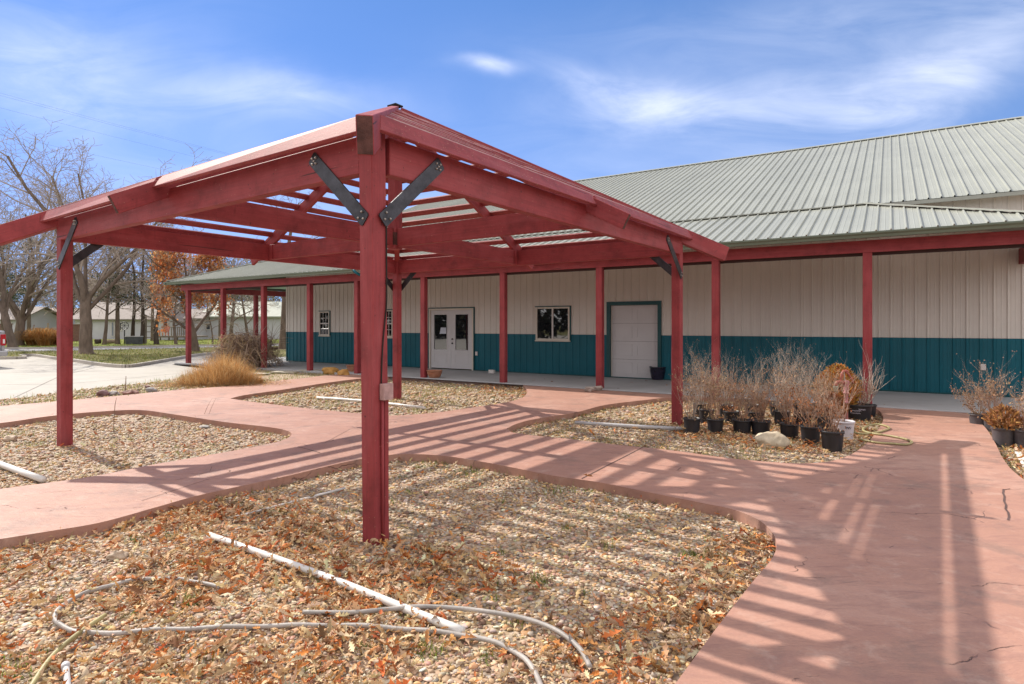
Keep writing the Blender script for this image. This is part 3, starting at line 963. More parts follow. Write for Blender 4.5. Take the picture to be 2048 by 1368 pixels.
def path_mat():
    """stamped, coloured concrete: slate texture, wandering seams, grey wear and brown stains"""
    m, nt, b = nodes('stamped_red_concrete')
    c = (0.415, 0.228, 0.172)
    v = coords(nt)
    n1 = noise_n(nt, v, 0.7, 6, 0.6)
    col = ramp(nt, n1, [(0.30, dk(c, 0.86)), (0.52, c), (0.75, (0.49, 0.31, 0.25))])
    vs = coords(nt, (1.0, 2.6, 1), rot=(0, 0, -0.25))
    n2 = noise_n(nt, vs, 3.2, 7, 0.65, 0.5)
    col = mixc(nt, ramp(nt, n2, [(0.48, 0.0), (0.68, 0.75)]), col, (0.30, 0.165, 0.135))
    n5 = noise_n(nt, v, 1.7, 7, 0.7, 0.4)
    col = mixc(nt, ramp(nt, n5, [(0.53, 0.0), (0.66, 0.62)]), col, (0.22, 0.15, 0.125))
    n6 = noise_n(nt, v, 4.5, 6, 0.7, 0.3)
    col = mixc(nt, ramp(nt, n6, [(0.55, 0.0), (0.72, 0.5)]), col, (0.54, 0.38, 0.31))
    # seams
    wv = nt.nodes.new('ShaderNodeVectorMath'); wv.operation = 'ADD'
    nz = nt.nodes.new('ShaderNodeTexNoise'); nz.inputs['Scale'].default_value = 2.5; nz.inputs['Detail'].default_value = 6
    nt.links.new(v, nz.inputs['Vector'])
    sc_ = nt.nodes.new('ShaderNodeVectorMath'); sc_.operation = 'SCALE'; sc_.inputs[3].default_value = 0.35
    nt.links.new(nz.outputs['Color'], sc_.inputs[0])
    nt.links.new(v, wv.inputs[0]); nt.links.new(sc_.outputs[0], wv.inputs[1])
    mp = nt.nodes.new('ShaderNodeMapping'); mp.inputs['Scale'].default_value = (0.55, 1.25, 1); mp.inputs['Rotation'].default_value = (0, 0, -0.3)
    nt.links.new(wv.outputs[0], mp.inputs[0])
    vo = nt.nodes.new('ShaderNodeTexVoronoi'); vo.feature = 'DISTANCE_TO_EDGE'; vo.inputs['Scale'].default_value = 1.3
    nt.links.new(mp.outputs[0], vo.inputs['Vector'])
    seam = ramp(nt, vo.outputs['Distance'], [(0.0, 1.0), (0.007, 0.0)])
    br = ramp(nt, noise_n(nt, v, 2.0, 4, 0.7), [(0.51, 0.0), (0.60, 0.75)])
    mu = nt.nodes.new('ShaderNodeMath'); mu.operation = 'MULTIPLY'
    nt.links.new(seam, mu.inputs[0]); nt.links.new(br, mu.inputs[1])
    col = mixc(nt, mu.outputs[0], col, (0.13, 0.075, 0.07))
    n4 = noise_n(nt, v, 70, 3, 0.6)
    col = mixc(nt, ramp(nt, n4, [(0.35, 0.0), (0.8, 0.22)]), col, (0.25, 0.12, 0.10))
    nt.links.new(col, b.inputs['Base Color'])
    b.inputs['Roughness'].default_value = 0.62
    b.inputs['Specular IOR Level'].default_value = 0.3
    a1 = nt.nodes.new('ShaderNodeMath'); a1.operation = 'MULTIPLY_ADD'
    nt.links.new(mu.outputs[0], a1.inputs[0]); a1.inputs[1].default_value = -0.8; nt.links.new(n2, a1.inputs[2])
    bump(nt, b, a1.outputs[0], 0.9, 0.018)
    return m
def gravel_bed_mat():
    m, nt, b = nodes('pea_gravel_bed')
    v = coords(nt)
    vo = nt.nodes.new('ShaderNodeTexVoronoi'); vo.inputs['Scale'].default_value = 30
    nt.links.new(v, vo.inputs['Vector'])
    sx = nt.nodes.new('ShaderNodeSeparateColor'); nt.links.new(vo.outputs['Color'], sx.inputs[0])
    col = ramp(nt, sx.outputs[0], [(0.0, (0.24, 0.16, 0.11)), (0.3, (0.45, 0.31, 0.20)), (0.6, (0.52, 0.41, 0.31)), (0.8, (0.40, 0.25, 0.15)), (1.0, (0.58, 0.52, 0.45))])
    col = mixc(nt, ramp(nt, vo.outputs['Distance'], [(0.35, 0.0), (0.8, 0.7)]), col, (0.06, 0.045, 0.03))
    n = noise_n(nt, v, 1.1, 6, 0.65)
    col = mixc(nt, ramp(nt, n, [(0.52, 0.0), (0.68, 0.5)]), col, (0.17, 0.17, 0.06))
    nt.links.new(col, b.inputs['Base Color'])
    b.inputs['Roughness'].default_value = 0.85
    bump(nt, b, vo.outputs['Distance'], -0.8, 0.02)
    return m
M_LAWN = grass_mat('lawn_grass', (0.115, 0.135, 0.032), (0.22, 0.19, 0.085))
M_GREEN = grass_mat('green_lawn', (0.16, 0.22, 0.03), (0.22, 0.23, 0.055))
M_PARK = concrete_mat('pale_parking_concrete', (0.41, 0.385, 0.35))
M_STREET = concrete_mat('grey_street', (0.30, 0.295, 0.31), 0.08)
M_SLABC = concrete_mat('porch_concrete', (0.38, 0.375, 0.385), 0.12)
M_KERB = concrete_mat('kerb_concrete', (0.44, 0.40, 0.36), 0.15)
M_PATH = path_mat()
M_BED = gravel_bed_mat()

def struct(o, label=None): return tag(o, label=label, kind='structure')
def flat(name, pts, mt_, z, thick=0.0):
    """sheet (or slab with side faces) of a ground outline, holes allowed"""
    from mathutils.geometry import tessellate_polygon
    loops = pts if isinstance(pts[0], list) else [pts]
    lv = [[Vector((q[0], q[1], 0)) for q in lp] for lp in loops]
    allv = [p for lp in lv for p in lp]
    tris = tessellate_polygon(lv)
    m = MB()
    fs = []
    for t in tris:
        a, b_, c = (allv[i] for i in t)
        cr_ = (b_ - a).cross(c - a).z
        if abs(cr_) < 1e-9: continue
        fs.append(tuple(t) if cr_ > 0 else (t[0], t[2], t[1]))
    m.add([(p.x, p.y, z) for p in allv], fs)
    if thick:
        o = 0
        for lp in lv:
            n = len(lp)
            area = sum(lp[i].x * lp[(i + 1) % n].y - lp[(i + 1) % n].x * lp[i].y for i in range(n))
            vs = [(p.x, p.y, z) for p in lp] + [(p.x, p.y, z - thick) for p in lp]
            sg = (area > 0) == (o == 0)
            ff = []
            for i in range(n):
                j = (i + 1) % n
                ff.append((i, n + i, n + j, j) if sg else (j, n + j, n + i, i))
            m.add(vs, ff)
            o += n
    return m.build(name, mt_, base=(0, 0, 0))
ZPATH = -0.02
def gp(pts, z=ZPATH, n=6, closed=False):
    return [tuple(G(p.x, p.y, z))[:2] for p in smooth_px(pts, n, closed)]
BEDA = gp([(0, 1078), (100, 1062), (200, 1045), (310, 1015), (400, 990), (560, 955), (700, 922), (770, 911), (820, 908), (900, 913), (1000, 930), (1100, 950), (1200, 965), (1300, 985),
           (1400, 1005), (1470, 1020), (1525, 1045), (1552, 1080), (1545, 1115), (1500, 1170), (1430, 1260), (1350, 1368)]) + [(0.28, 1.95), (-0.3, 1.1), (-1.2, 0.1), (-3, -1.5), (-8, -1.5), (-8.5, 0.5), (-5.6, 2.5)]
BEDB = gp([(-150, 860), (0, 846), (100, 832), (200, 823), (280, 820), (350, 829), (450, 844), (530, 853), (570, 860), (583, 869), (560, 882), (500, 895), (400, 913), (300, 930), (200, 950), (100, 965), (0, 978), (-150, 1005)]) 
BEDC = gp([(460, 797), (490, 790), (560, 780), (650, 766), (730, 756), (790, 753)]) 
e0 = W(on_v(797, 12.93), 12.93); e1 = W(on_v(1046, 12.93), 12.93)
BEDC += [(e0.x, e0.y), (e1.x, e1.y)] + gp([(1056, 782), (1045, 795), (1010, 805), (950, 814), (870, 825), (780, 831), (700, 825), (600, 815), (500, 803)])
BEDD = gp([(1013, 857), (1035, 847), (1070, 838), (1150, 825), (1210, 810), (1290, 800), (1350, 795), (1500, 798), (1690, 805), (1745, 815), (1765, 830), (1762, 850), (1735, 885), (1695, 912), (1640, 925), (1560, 925), (1450, 915), (1340, 900), (1240, 890), (1140, 878), (1060, 870), (1022, 864)])
e2 = W(on_v(1905, 12.93), 12.93)
BEDE = [(e2.x + 4, e2.y - 2.6), (e2.x, e2.y)] + gp([(1935, 828), (1968, 852), (1990, 885), (2005, 915), (2030, 945), (2080, 975), (2200, 1010), (2500, 1060)])
BEDE += [(12, 3.5)]
slab0 = W(on_v(797, 12.93), 12.93)
STRIP = gp([(-300, 838), (0, 812), (200, 795), (330, 782), (480, 770), (640, 752), (720, 745)])
ur = W(-6, 12.93)
outer = STRIP + [(W(on_v(770, 12.93), 12.93).x, W(on_v(770, 12.93), 12.93).y), (ur.x, ur.y), (14, -2), (14, -5), (-12, -5), (-12, 2.0)]
path = flat('path', [outer, BEDA, BEDB, BEDC, BEDD, BEDE], M_PATH, ZPATH, 0.16)
struct(path)
# saw-cut joints and one crack, thin dark grooves lying in the path
M_JOINT = mat('dark_path_joint', (0.10, 0.06, 0.055), 0.9, 0.3)
m = MB()
def groove(pts, w=0.006):
    ps = [G(x, y, ZPATH + 0.004) for x, y in pts]
    for a, b_ in zip(ps, ps[1:]):
        d = (b_ - a).normalized(); s = Vector((-d.y, d.x, 0)) * w
        m.add([a - s, b_ - s, b_ + s, a + s], [(0, 1, 2, 3)])
groove([(1163, 957), (1288, 893)]); groove([(596, 893), (640, 905)]); groove([(283, 1001), (420, 957)], 0.003)
groove([(650, 885), (700, 858), (790, 842)], 0.003); groove([(1780, 868), (1850, 872)], 0.003)
ck = [(2007, 978), (2006, 986), (2009, 993), (2008, 1002), (2012, 1010), (2011, 1018), (2016, 1024), (2018, 1033), (2016, 1040)]
groove(ck, 0.007); groove([(2008, 979), (2020, 977)], 0.004)
groove([(350, 960), (395, 950), (420, 942), (424, 933)], 0.002)
jo = m.build('joint', M_JOINT, path)
# ground under everything
gr = MB(); gr.add([(-900, -200, -0.135), (900, -200, -0.135), (900, 1500, -0.135), (-900, 1500, -0.135)], [(0, 1, 2, 3)])
struct(gr.build('ground', M_LAWN, base=(0, 0, -0.135)))
BEDALL = [BEDA, BEDB, BEDC, BEDD, BEDE]
bed_o = []
for i, bd in enumerate(BEDALL):
    # gravel floor a little wider than the hole so that no gap shows under the path edge
    o = flat('gravel_bed', [(p[0], p[1]) for p in bd], M_BED, -0.105)
    struct(o)
# strip of rough ground between path and car park
park_edge = [(-300, 826), (0, 803), (130, 786), (210, 776), (290, 768), (335, 761), (400, 748), (450, 742)]
PE = gp(park_edge, -0.09)
strip = PE + STRIP[::-1]
# right part: bed in front of the slab with the grass clump and flagstones
L1 = W(on_v(772, 12.93), 12.93); L2 = W(24.2, 12.93)
strip2 = STRIP[::-1][:0]
sb = flat('planting_strip', PE + [(L2.x, L2.y + 0.6), (L2.x, L2.y), (L1.x, L1.y)] + STRIP[::-1], M_BED, -0.06)
struct(sb)
# porch slab
sl_o = MB()
sl_o.ub(-6, 24.1, 12.93, 15.985, -0.25, 0.0)
sl_o.ub(21.25, 24.1, 15.985, 30, -0.25, -0.0005)
struct(sl_o.build('porch_slab', M_SLABC, bevel=0.01))
# car park with kerb, grass island, street, far lawn
kerb_px = [(-500, 716), (0, 719), (40, 714), (70, 713), (110, 719), (150, 724), (195, 731), (232, 735), (262, 735), (300, 729), (345, 721), (390, 713), (440, 707)]
KP = gp(kerb_px, -0.10)
pk = PE + [tuple(W(24.4, 13.0))[:2], tuple(W(24.4, 16.5))[:2]] + KP[::-1]
struct(flat('car_park', pk, M_PARK, -0.095))
m = MB()
def pgroove(pts, w):
    ps = [G(x, y, -0.091) for x, y in pts]
    for a, b_ in zip(ps, ps[1:]):
        d = (b_ - a).normalized(); s = Vector((-d.y, d.x, 0)) * w
        m.add([a - s, b_ - s, b_ + s, a + s], [(0, 1, 2, 3)])
pgroove([(-100, 770), (130, 768), (262, 756), (360, 746)], 0.012); pgroove([(-80, 745), (60, 744), (250, 741)], 0.010); pgroove([(20, 799), (120, 752), (190, 735)], 0.009)
struct(m.build('paving_joint', mat('dark_joint', (0.14, 0.12, 0.105), 0.9, 0.3)))
struct(flat('car_park', [(-70, -25), (24, -25), (24, -5.2), (-12.3, -5.2), (-12.3, 2.0), PE[0], KP[0], (-70, 32)], M_PARK, -0.099))
near_st = [(-800, 710), (0, 706.5), (200, 703), (380, 699), (600, 694)]
far_st = [(-800, 700), (0, 698), (200, 695.5), (380, 692.5), (600, 689)]
NS, FS_ = gp(near_st, -0.10), gp(far_st, -0.10)
struct(flat('grass_island', KP + NS[::-1], M_LAWN, 0.005))
km = MB()
for a, b_ in zip(KP, KP[1:]):
    km.bar(Vector((a[0], a[1], -0.04)), Vector((b_[0], b_[1], -0.04)), 0.16, 0.13)
for L in (NS, FS_):
    for a, b_ in zip(L, L[1:]):
        km.bar(Vector((a[0], a[1], -0.05)), Vector((b_[0], b_[1], -0.05)), 0.14, 0.12)
struct(km.build('kerb', M_KERB))
struct(flat('street', NS + FS_[::-1], M_STREET, -0.10))
far = FS_ + [(120, 150), (-200, 150)]
struct(flat('lawn', far, M_GREEN, 0.0))
# ------------------------------------------------------------------ loose ground cover
def proj(p):
    """numpy (n,3) -> photograph pixels"""
    return 1024 + F * p[:, 0] / p[:, 1], HOR + F * (CAMZ - p[:, 2]) / p[:, 1]
def inside(poly, x, y):
    poly = np.array([(p[0], p[1]) for p in poly])
    r = np.zeros(len(x), bool)
    j = len(poly) - 1
    for i in range(len(poly)):
        xi, yi, xj, yj = poly[i, 0], poly[i, 1], poly[j, 0], poly[j, 1]
        c = ((yi > y) != (yj > y)) & (x < (xj - xi) * (y - yi) / (yj - yi + 1e-12) + xi)
        r ^= c
        j = i
    return r
def rand_in(poly, dens, ymax=60, xlim=None):
    P_ = np.array([(p[0], p[1]) for p in poly])
    x0, x1 = P_[:, 0].min(), P_[:, 0].max(); y0, y1 = max(P_[:, 1].min(), 1.5), min(P_[:, 1].max(), ymax)
    y1 = max(y0, y1)
    n = max(0, int((x1 - x0) * (y1 - y0) * dens)) if y1 > y0 else 0
    x, y = RNG.uniform(x0, x1, n), RNG.uniform(y0, y1, n)
    k = inside(poly, x, y) & (np.abs(x) < y * 0.95 + 0.6)
    return x[k], y[k]
def rotz(a):
    c, s = np.cos(a), np.sin(a); z = np.zeros_like(a); o = np.ones_like(a)
    return np.stack([np.stack([c, -s, z], -1), np.stack([s, c, z], -1), np.stack([z, z, o], -1)], -2)
def rotx(a):
    c, s = np.cos(a), np.sin(a); z = np.zeros_like(a); o = np.ones_like(a)
    return np.stack([np.stack([o, z, z], -1), np.stack([z, c, -s], -1), np.stack([z, s, c], -1)], -2)
def roty(a):
    c, s = np.cos(a), np.sin(a); z = np.zeros_like(a); o = np.ones_like(a)
    return np.stack([np.stack([c, z, s], -1), np.stack([z, o, z], -1), np.stack([-s, z, c], -1)], -2)
class Scatter:
    def __init__(self):
        self.V, self.T, self.C, self.n = [], [], [], 0
    def add(self, tv, tf, pos, rot, scl, col):
        n, k = len(pos), len(tv)
        if n == 0: return
        v = tv[None] * scl[:, None, :]
        v = np.einsum('nij,nkj->nki', rot, v) + pos[:, None, :]
        f = tf[None] + (np.arange(n) * k)[:, None, None] + self.n
        self.V.append(v.reshape(-1, 3)); self.T.append(f.reshape(-1, 3))
        self.C.append(np.repeat(col, k, axis=0)); self.n += n * k
    def build(self, name, mt_, parent=None, base=(0, 0, 0), smooth=False):
        if parent is not None: base = BASE[parent.name]
        V, T, C = np.concatenate(self.V) - np.array(base), np.concatenate(self.T), np.concatenate(self.C)
        me = bpy.data.meshes.new(name)
        me.vertices.add(len(V)); me.vertices.foreach_set('co', V.astype(np.float32).ravel())
        me.loops.add(len(T) * 3); me.loops.foreach_set('vertex_index', T.astype(np.int32).ravel())
        me.polygons.add(len(T)); me.polygons.foreach_set('loop_start', np.arange(len(T), dtype=np.int32) * 3)
        if smooth: me.polygons.foreach_set('use_smooth', np.ones(len(T), bool))
        me.update(calc_edges=True)
        at = me.color_attributes.new('Col', 'FLOAT_COLOR', 'POINT')
        ca = np.ones((len(V), 4), np.float32); ca[:, :3] = C
        at.data.foreach_set('color', ca.ravel())
        me.materials.append(mt_)
        o = bpy.data.objects.new(name, me); COL.objects.link(o)
        if parent is not None: o.parent = parent
        else: o.location = base
        BASE[o.name] = Vector(base)
        return o
def ico(sub, seed, amp=0.22):
    bm = bmesh.new(); bmesh.ops.create_icosphere(bm, subdivisions=sub, radius=1)
    r = random.Random(seed); off = Vector((r.uniform(0, 50), r.uniform(0, 50), r.uniform(0, 50)))
    for v in bm.verts:
        v.co *= 1 + amp * noise.noise(v.co * 1.1 + off) * 1.6
    bm.verts.ensure_lookup_table()
    tv = np.array([tuple(v.co) for v in bm.verts]); tf = np.array([[v.index for v in f.verts] for f in bm.faces])
    bm.free()
    return tv, tf
def pal(cols, n, jit=0.18, p=None):
    c = np.array(cols)[RNG.choice(len(cols), n, p=p)]
    return np.clip(c * (1 + RNG.normal(0, jit, (n, 1))) * (1 + RNG.normal(0, 0.05, (n, 3))), 0.01, 0.8)
PEB = [(0.56, 0.38, 0.22), (0.58, 0.33, 0.16), (0.40, 0.33, 0.27), (0.68, 0.58, 0.46), (0.22, 0.13, 0.09), (0.46, 0.27, 0.19), (0.62, 0.50, 0.36), (0.50, 0.34, 0.20), (0.60, 0.40, 0.19)]
M_PEB = mat_attr('river_pebbles', 0.62, 0.3, 55, 0.35)
icos_hi = [ico(2, s, 0.36) for s in range(4)]
icos_lo = [ico(1, s + 9, 0.25) for s in range(4)]
gs = Scatter()
ZB = -0.105
for bd in (BEDA, BEDB, BEDC, BEDD, BEDE, PE + STRIP[::-1]):
    for dens, lo, hi, sz, tm in ((2900, 0, 4.2, (0.0055, 0.0135), icos_hi), (1400, 4.2, 6.5, (0.0065, 0.0155), icos_lo), (650, 6.5, 10, (0.009, 0.020), icos_lo), (150, 10, 17, (0.016, 0.032), icos_lo)):
        x, y = rand_in(bd, dens, hi)
        k = y >= lo
        x, y = x[k], y[k]
        # bare patches of finer ground
        if len(x) == 0: continue
        n = len(x)
        zb = ZB if any(bd is b for b in BEDALL) else -0.06
        r = np.clip(RNG.lognormal(math.log((sz[0] + sz[1]) * 0.45), 0.42, n), sz[0] * 0.7, sz[1] * 1.5)
        scl = np.stack([r * RNG.uniform(0.9, 1.35, n), r * RNG.uniform(0.7, 1.0, n), r * RNG.uniform(0.35, 0.65, n)], -1)
        pos = np.stack([x, y, zb + scl[:, 2] * RNG.uniform(0.1, 0.9, n)], -1)
        rot = rotz(RNG.uniform(0, 6.28, n)) @ rotx(RNG.normal(0, 0.3, n))
        col = pal(PEB, n)
        w = RNG.integers(0, 4, n)
        for t in range(4):
            kk = w == t
            gs.add(tm[t][0], tm[t][1], pos[kk], rot[kk], scl[kk], col[kk])
gravel = gs.build('gravel', M_PEB, smooth=True)
tag(gravel, 'tan and orange river pebbles covering the planting beds between the paths', 'gravel', kind='stuff')

# oak leaves
def leaf_tmpl(curl, fold, twist):
    t = [0.0, 0.16, 0.27, 0.38, 0.50, 0.61, 0.73, 0.84, 1.0]
    w = [0.02, 0.10, 0.30, 0.12, 0.40, 0.14, 0.33, 0.12, 0.02]
    sh = [0, 0, 0.05, -0.01, 0.07, 0, 0.06, 0.02, 0]
    vs, fs = [], []
    for i in range(9):
        for s in (-1, 0, 1):
            x = w[i] * s * 0.5; y = t[i] + (sh[i] if s else 0) - 0.5
            z = fold * abs(x) + curl * (y * y) + twist * x * y
            vs.append((x, y, z))
    for i in range(8):
        a = i * 3
        for k in (0, 1):
            fs += [(a + k, a + k + 1, a + k + 4), (a + k, a + k + 4, a + k + 3)]
    return np.array(vs), np.array(fs)
LEAFT = [leaf_tmpl(0.5, 0.9, 0.5), leaf_tmpl(-0.5, 0.5, -0.9), leaf_tmpl(1.1, 1.3, 0.3), leaf_tmpl(-0.9, -0.8, 0.7)]
M_LEAF = mat_attr('dry_oak_leaves', 0.7, 0.18, 30, 0.2, 0.15)
LEAFC = [(0.52, 0.18, 0.05), (0.44, 0.12, 0.04), (0.60, 0.39, 0.21), (0.68, 0.52, 0.34), (0.28, 0.14, 0.07), (0.56, 0.26, 0.09), (0.58, 0.38, 0.22)]
def leaf_weight(px, py):
    w = np.full(len(px), 0.045)
    def z(poly, val, w):
        return np.where(inside(poly, px, py), np.maximum(w, val), w)
    w = z([(-50, 1095), (230, 1040), (430, 985), (600, 1000), (800, 1085), (1000, 1150), (900, 1230), (800, 1400), (-50, 1400)], 0.42, w)
    w = z([(330, 1020), (560, 1020), (780, 1090), (900, 1200), (760, 1400), (250, 1400), (240, 1150)], 0.95, w)
    w = z([(700, 1070), (1010, 1120), (1090, 1190), (900, 1190), (700, 1140)], 0.85, w)
    w = z([(1080, 1300), (1250, 1230), (1420, 1090), (1530, 1060), (1560, 1110), (1330, 1400), (1000, 1400)], 0.75, w)
    w = z([(1060, 1165), (1330, 1140), (1420, 1200), (1250, 1260), (1060, 1240)], 0.10, w)
    w = z([(800, 1290), (1060, 1300), (1000, 1400), (740, 1400)], 0.22, w)
    w = z([(1340, 850), (1730, 850), (1760, 880), (1640, 910), (1500, 900), (1350, 880)], 0.9, w)
    w = z([(1340, 790), (1700, 790), (1760, 850), (1340, 860)], 0.35, w)
    w = z([(1900, 810), (1990, 870), (2060, 1000), (2100, 1000), (2100, 830)], 0.8, w)
    w = z([(960, 768), (1060, 768), (1060, 800), (960, 790)], 0.7, w)
    w = z([(160, 860), (560, 870), (400, 915), (150, 950)], 0.10, w)
    return w
ls = Scatter()
for bd, dens in ((BEDA, 1500), (BEDB, 520), (BEDC, 300), (BEDD, 700), (BEDE, 500)):
    x, y = rand_in(bd, dens, 16)
    px, py = proj(np.stack([x, y, np.full(len(x), ZB)], -1))
    # drifts
    nz = np.array([noise.noise(Vector((a * 1.7, b_ * 1.7, 0))) for a, b_ in zip(x, y)])
    k = RNG.random(len(x)) < leaf_weight(px, py) * np.clip(1.0 + nz * 1.1, 0.15, 1.8) * 0.9
    x, y = x[k], y[k]; n = len(x)
    s = np.clip(RNG.lognormal(math.log(0.052), 0.42, n), 0.02, 0.115)
    scl = np.stack([s * RNG.uniform(0.8, 1.1, n), s, s * RNG.uniform(0.5, 1.2, n)], -1)
    pos = np.stack([x, y, ZB + 0.022 + RNG.exponential(0.013, n)], -1)
    rot = rotz(RNG.uniform(0, 6.28, n)) @ rotx(RNG.normal(0, 0.45, n)) @ roty(RNG.normal(0, 0.45, n))
    col = pal(LEAFC, n, 0.2, [0.13, 0.07, 0.25, 0.22, 0.07, 0.10, 0.16])
    w = RNG.integers(0, 4, n)
    for t in range(4):
        kk = w == t
        ls.add(LEAFT[t][0], LEAFT[t][1], pos[kk], rot[kk], scl[kk], col[kk])
# a few blown on to the paths and the porch slab
x = RNG.uniform(-7, 7, 260); y = RNG.uniform(3, 17, 260)
xs, ys = [], []
for a, b_ in zip(x, y):
    v = a * D2.x + b_ * D2.y
    near = min(math.hypot(a - p[0], b_ - p[1]) for bd in BEDALL for p in bd[::3])
    if v > 13.0 and v < 15.9 and RNG.random() < 0.5: xs.append((a, b_, 0.012))
pos = np.array(xs); n = len(pos)
ls.add(LEAFT[1][0], LEAFT[1][1], pos, rotz(RNG.uniform(0, 6.28, n)), np.full((n, 3), 0.09), pal(LEAFC, n, 0.2) * 0.7)
leaves = ls.build('fallen_leaves', M_LEAF)
tag(leaves, 'brown and orange fallen oak leaves drifted over the gravel beds', 'fallen leaves', kind='stuff')

# weeds and thin grass in the beds, tufts on the lawn
def blade_tmpl(bend):
    vs = [(-0.5, 0, 0), (0.5, 0, 0), (-0.35, bend * 0.3, 0.5), (0.35, bend * 0.3, 0.5), (0, bend, 1.0)]
    return np.array(vs), np.array([(0, 1, 3), (0, 3, 2), (2, 3, 4)])
BL = [blade_tmpl(0.2), blade_tmpl(0.6), blade_tmpl(1.1)]
M_BLADE = mat_attr('grass_blades', 0.75, 0.15, 20, 0.15, 0.45)
def blades(sc, x, y, z, h, w, cols, jit=0.2, lean=0.25):
    n = len(x)
    if n == 0: return
    hh = RNG.uniform(h[0], h[1], n)
    scl = np.stack([RNG.uniform(w[0], w[1], n), hh, hh], -1)
    rot = rotz(RNG.uniform(0, 6.28, n)) @ rotx(RNG.normal(0, lean, n))
    pos = np.stack([x, y, z * np.ones(n)], -1)
    col = pal(cols, n, jit)
    q = RNG.integers(0, 3, n)
    for t in range(3):
        k = q == t
        sc.add(BL[t][0], BL[t][1], pos[k], rot[k], scl[k], col[k])
GRN = [(0.12, 0.20, 0.03), (0.20, 0.27, 0.05), (0.30, 0.29, 0.08)]
STRAW = [(0.46, 0.38, 0.20), (0.40, 0.31, 0.16), (0.30, 0.28, 0.10), (0.22, 0.25, 0.06)]
ws = Scatter()
def tufts(bd, n_t, per, h, w, cols, spread=0.06, ymax=16, z=ZB):
    x, y = rand_in(bd, 30, ymax)
    if len(x) == 0: return
    k = RNG.choice(len(x), min(n_t, len(x)), replace=False)
    cxs, cys = np.repeat(x[k], per), np.repeat(y[k], per)
    n = len(cxs)
    blades(ws, cxs + RNG.normal(0, spread, n), cys + RNG.normal(0, spread, n), z, h, w, cols, 0.25, 0.5)
tufts(BEDA, 60, 22, (0.02, 0.06), (0.003, 0.006), GRN, 0.035, 8)
tufts(BEDB, 60, 22, (0.03, 0.07), (0.004, 0.007), GRN + STRAW, 0.06, 12)
tufts(BEDC, 260, 30, (0.03, 0.07), (0.006, 0.010), STRAW + [(0.28, 0.29, 0.08)], 0.12, 17)
tufts(BEDD, 200, 30, (0.03, 0.07), (0.005, 0.009), STRAW, 0.12, 13)
tufts(BEDE, 60, 24, (0.03, 0.08), (0.005, 0.008), STRAW + GRN, 0.08, 13)
tufts(PE + STRIP[::-1], 200, 26, (0.03, 0.09), (0.008, 0.013), STRAW + GRN, 0.15, 20, -0.06)
# fringe along the sunny side of the bed edges
for bd in (BEDA, BEDC, BEDD):
    e = np.array([(p[0], p[1]) for p in bd]); c = e.mean(0)
    for p, q in zip(e, np.roll(e, -1, 0)):
        L = np.hypot(*(q - p))
        if L > 3 or p[1] < 2.4: continue
        n = int(L * 26)
        t = RNG.random(n)[:, None]
        xy = p + (q - p) * t
        d = c - xy; d /= np.linalg.norm(d, axis=1, keepdims=True)
        xy = xy + d * np.abs(RNG.normal(0.03, 0.07, n))[:, None]
        blades(ws, xy[:, 0], xy[:, 1], ZB, (0.03, 0.075), (0.004, 0.008), STRAW + GRN, 0.25, 0.6)
# hand-placed green clumps seen on the beds
for px, py, s in ((1072, 1165, 0.05), (1388, 1112, 0.05), (860, 1302, 0.05), (940, 945, 0.12), (870, 930, 0.12), (980, 935, 0.10), (1110, 985, 0.09), (385, 1205, 0.04), (405, 1135, 0.025), (20, 1350, 0.08), (475, 845, 0.10),
                 (640, 782, 0.15), (1500, 925, 0.1), (930, 852, 0.12), (1025, 857, 0.08), (2005, 935, 0.1), (640, 940, 0.08), (10, 870, 0.2), (55, 890, 0.15), (1290, 985, 0.06), (820, 790, 0.4), (900, 775, 0.3)):
    c = G(px, py, ZB); n = int(60 + s * 500)
    blades(ws, RNG.normal(c.x, s, n), RNG.normal(c.y, s, n), ZB, (0.02, 0.06), (0.004, 0.007), GRN, 0.25, 0.5)
weeds = ws.build('weeds', M_BLADE)
tag(weeds, 'short weeds and thin straw grass growing through the gravel beds', 'weeds', kind='stuff')
ws = Scatter()
ISL = KP + NS[::-1]
x, y = rand_in(ISL, 42, 45)
k = (x > -32) & (x < -8); x, y = x[k], y[k]
blades(ws, x, y, 0.0, (0.05, 0.13), (0.012, 0.03), [(0.22, 0.23, 0.06), (0.32, 0.29, 0.12), (0.14, 0.17, 0.04)], 0.2, 0.4)
fl = [(p[0], p[1]) for p in FS_] + [(-10, 60), (-60, 60)]
x, y = rand_in(fl, 12, 58)
k = (x > -48) & (x < -14); x, y = x[k], y[k]
blades(ws, x, y, 0.0, (0.05, 0.13), (0.02, 0.04), [(0.16, 0.22, 0.03), (0.22, 0.25, 0.05), (0.28, 0.26, 0.08)], 0.2, 0.4)
o = ws.build('grass', M_BLADE)
tag(o, 'mown grass of the verge and the yards across the street', 'grass', kind='stuff')

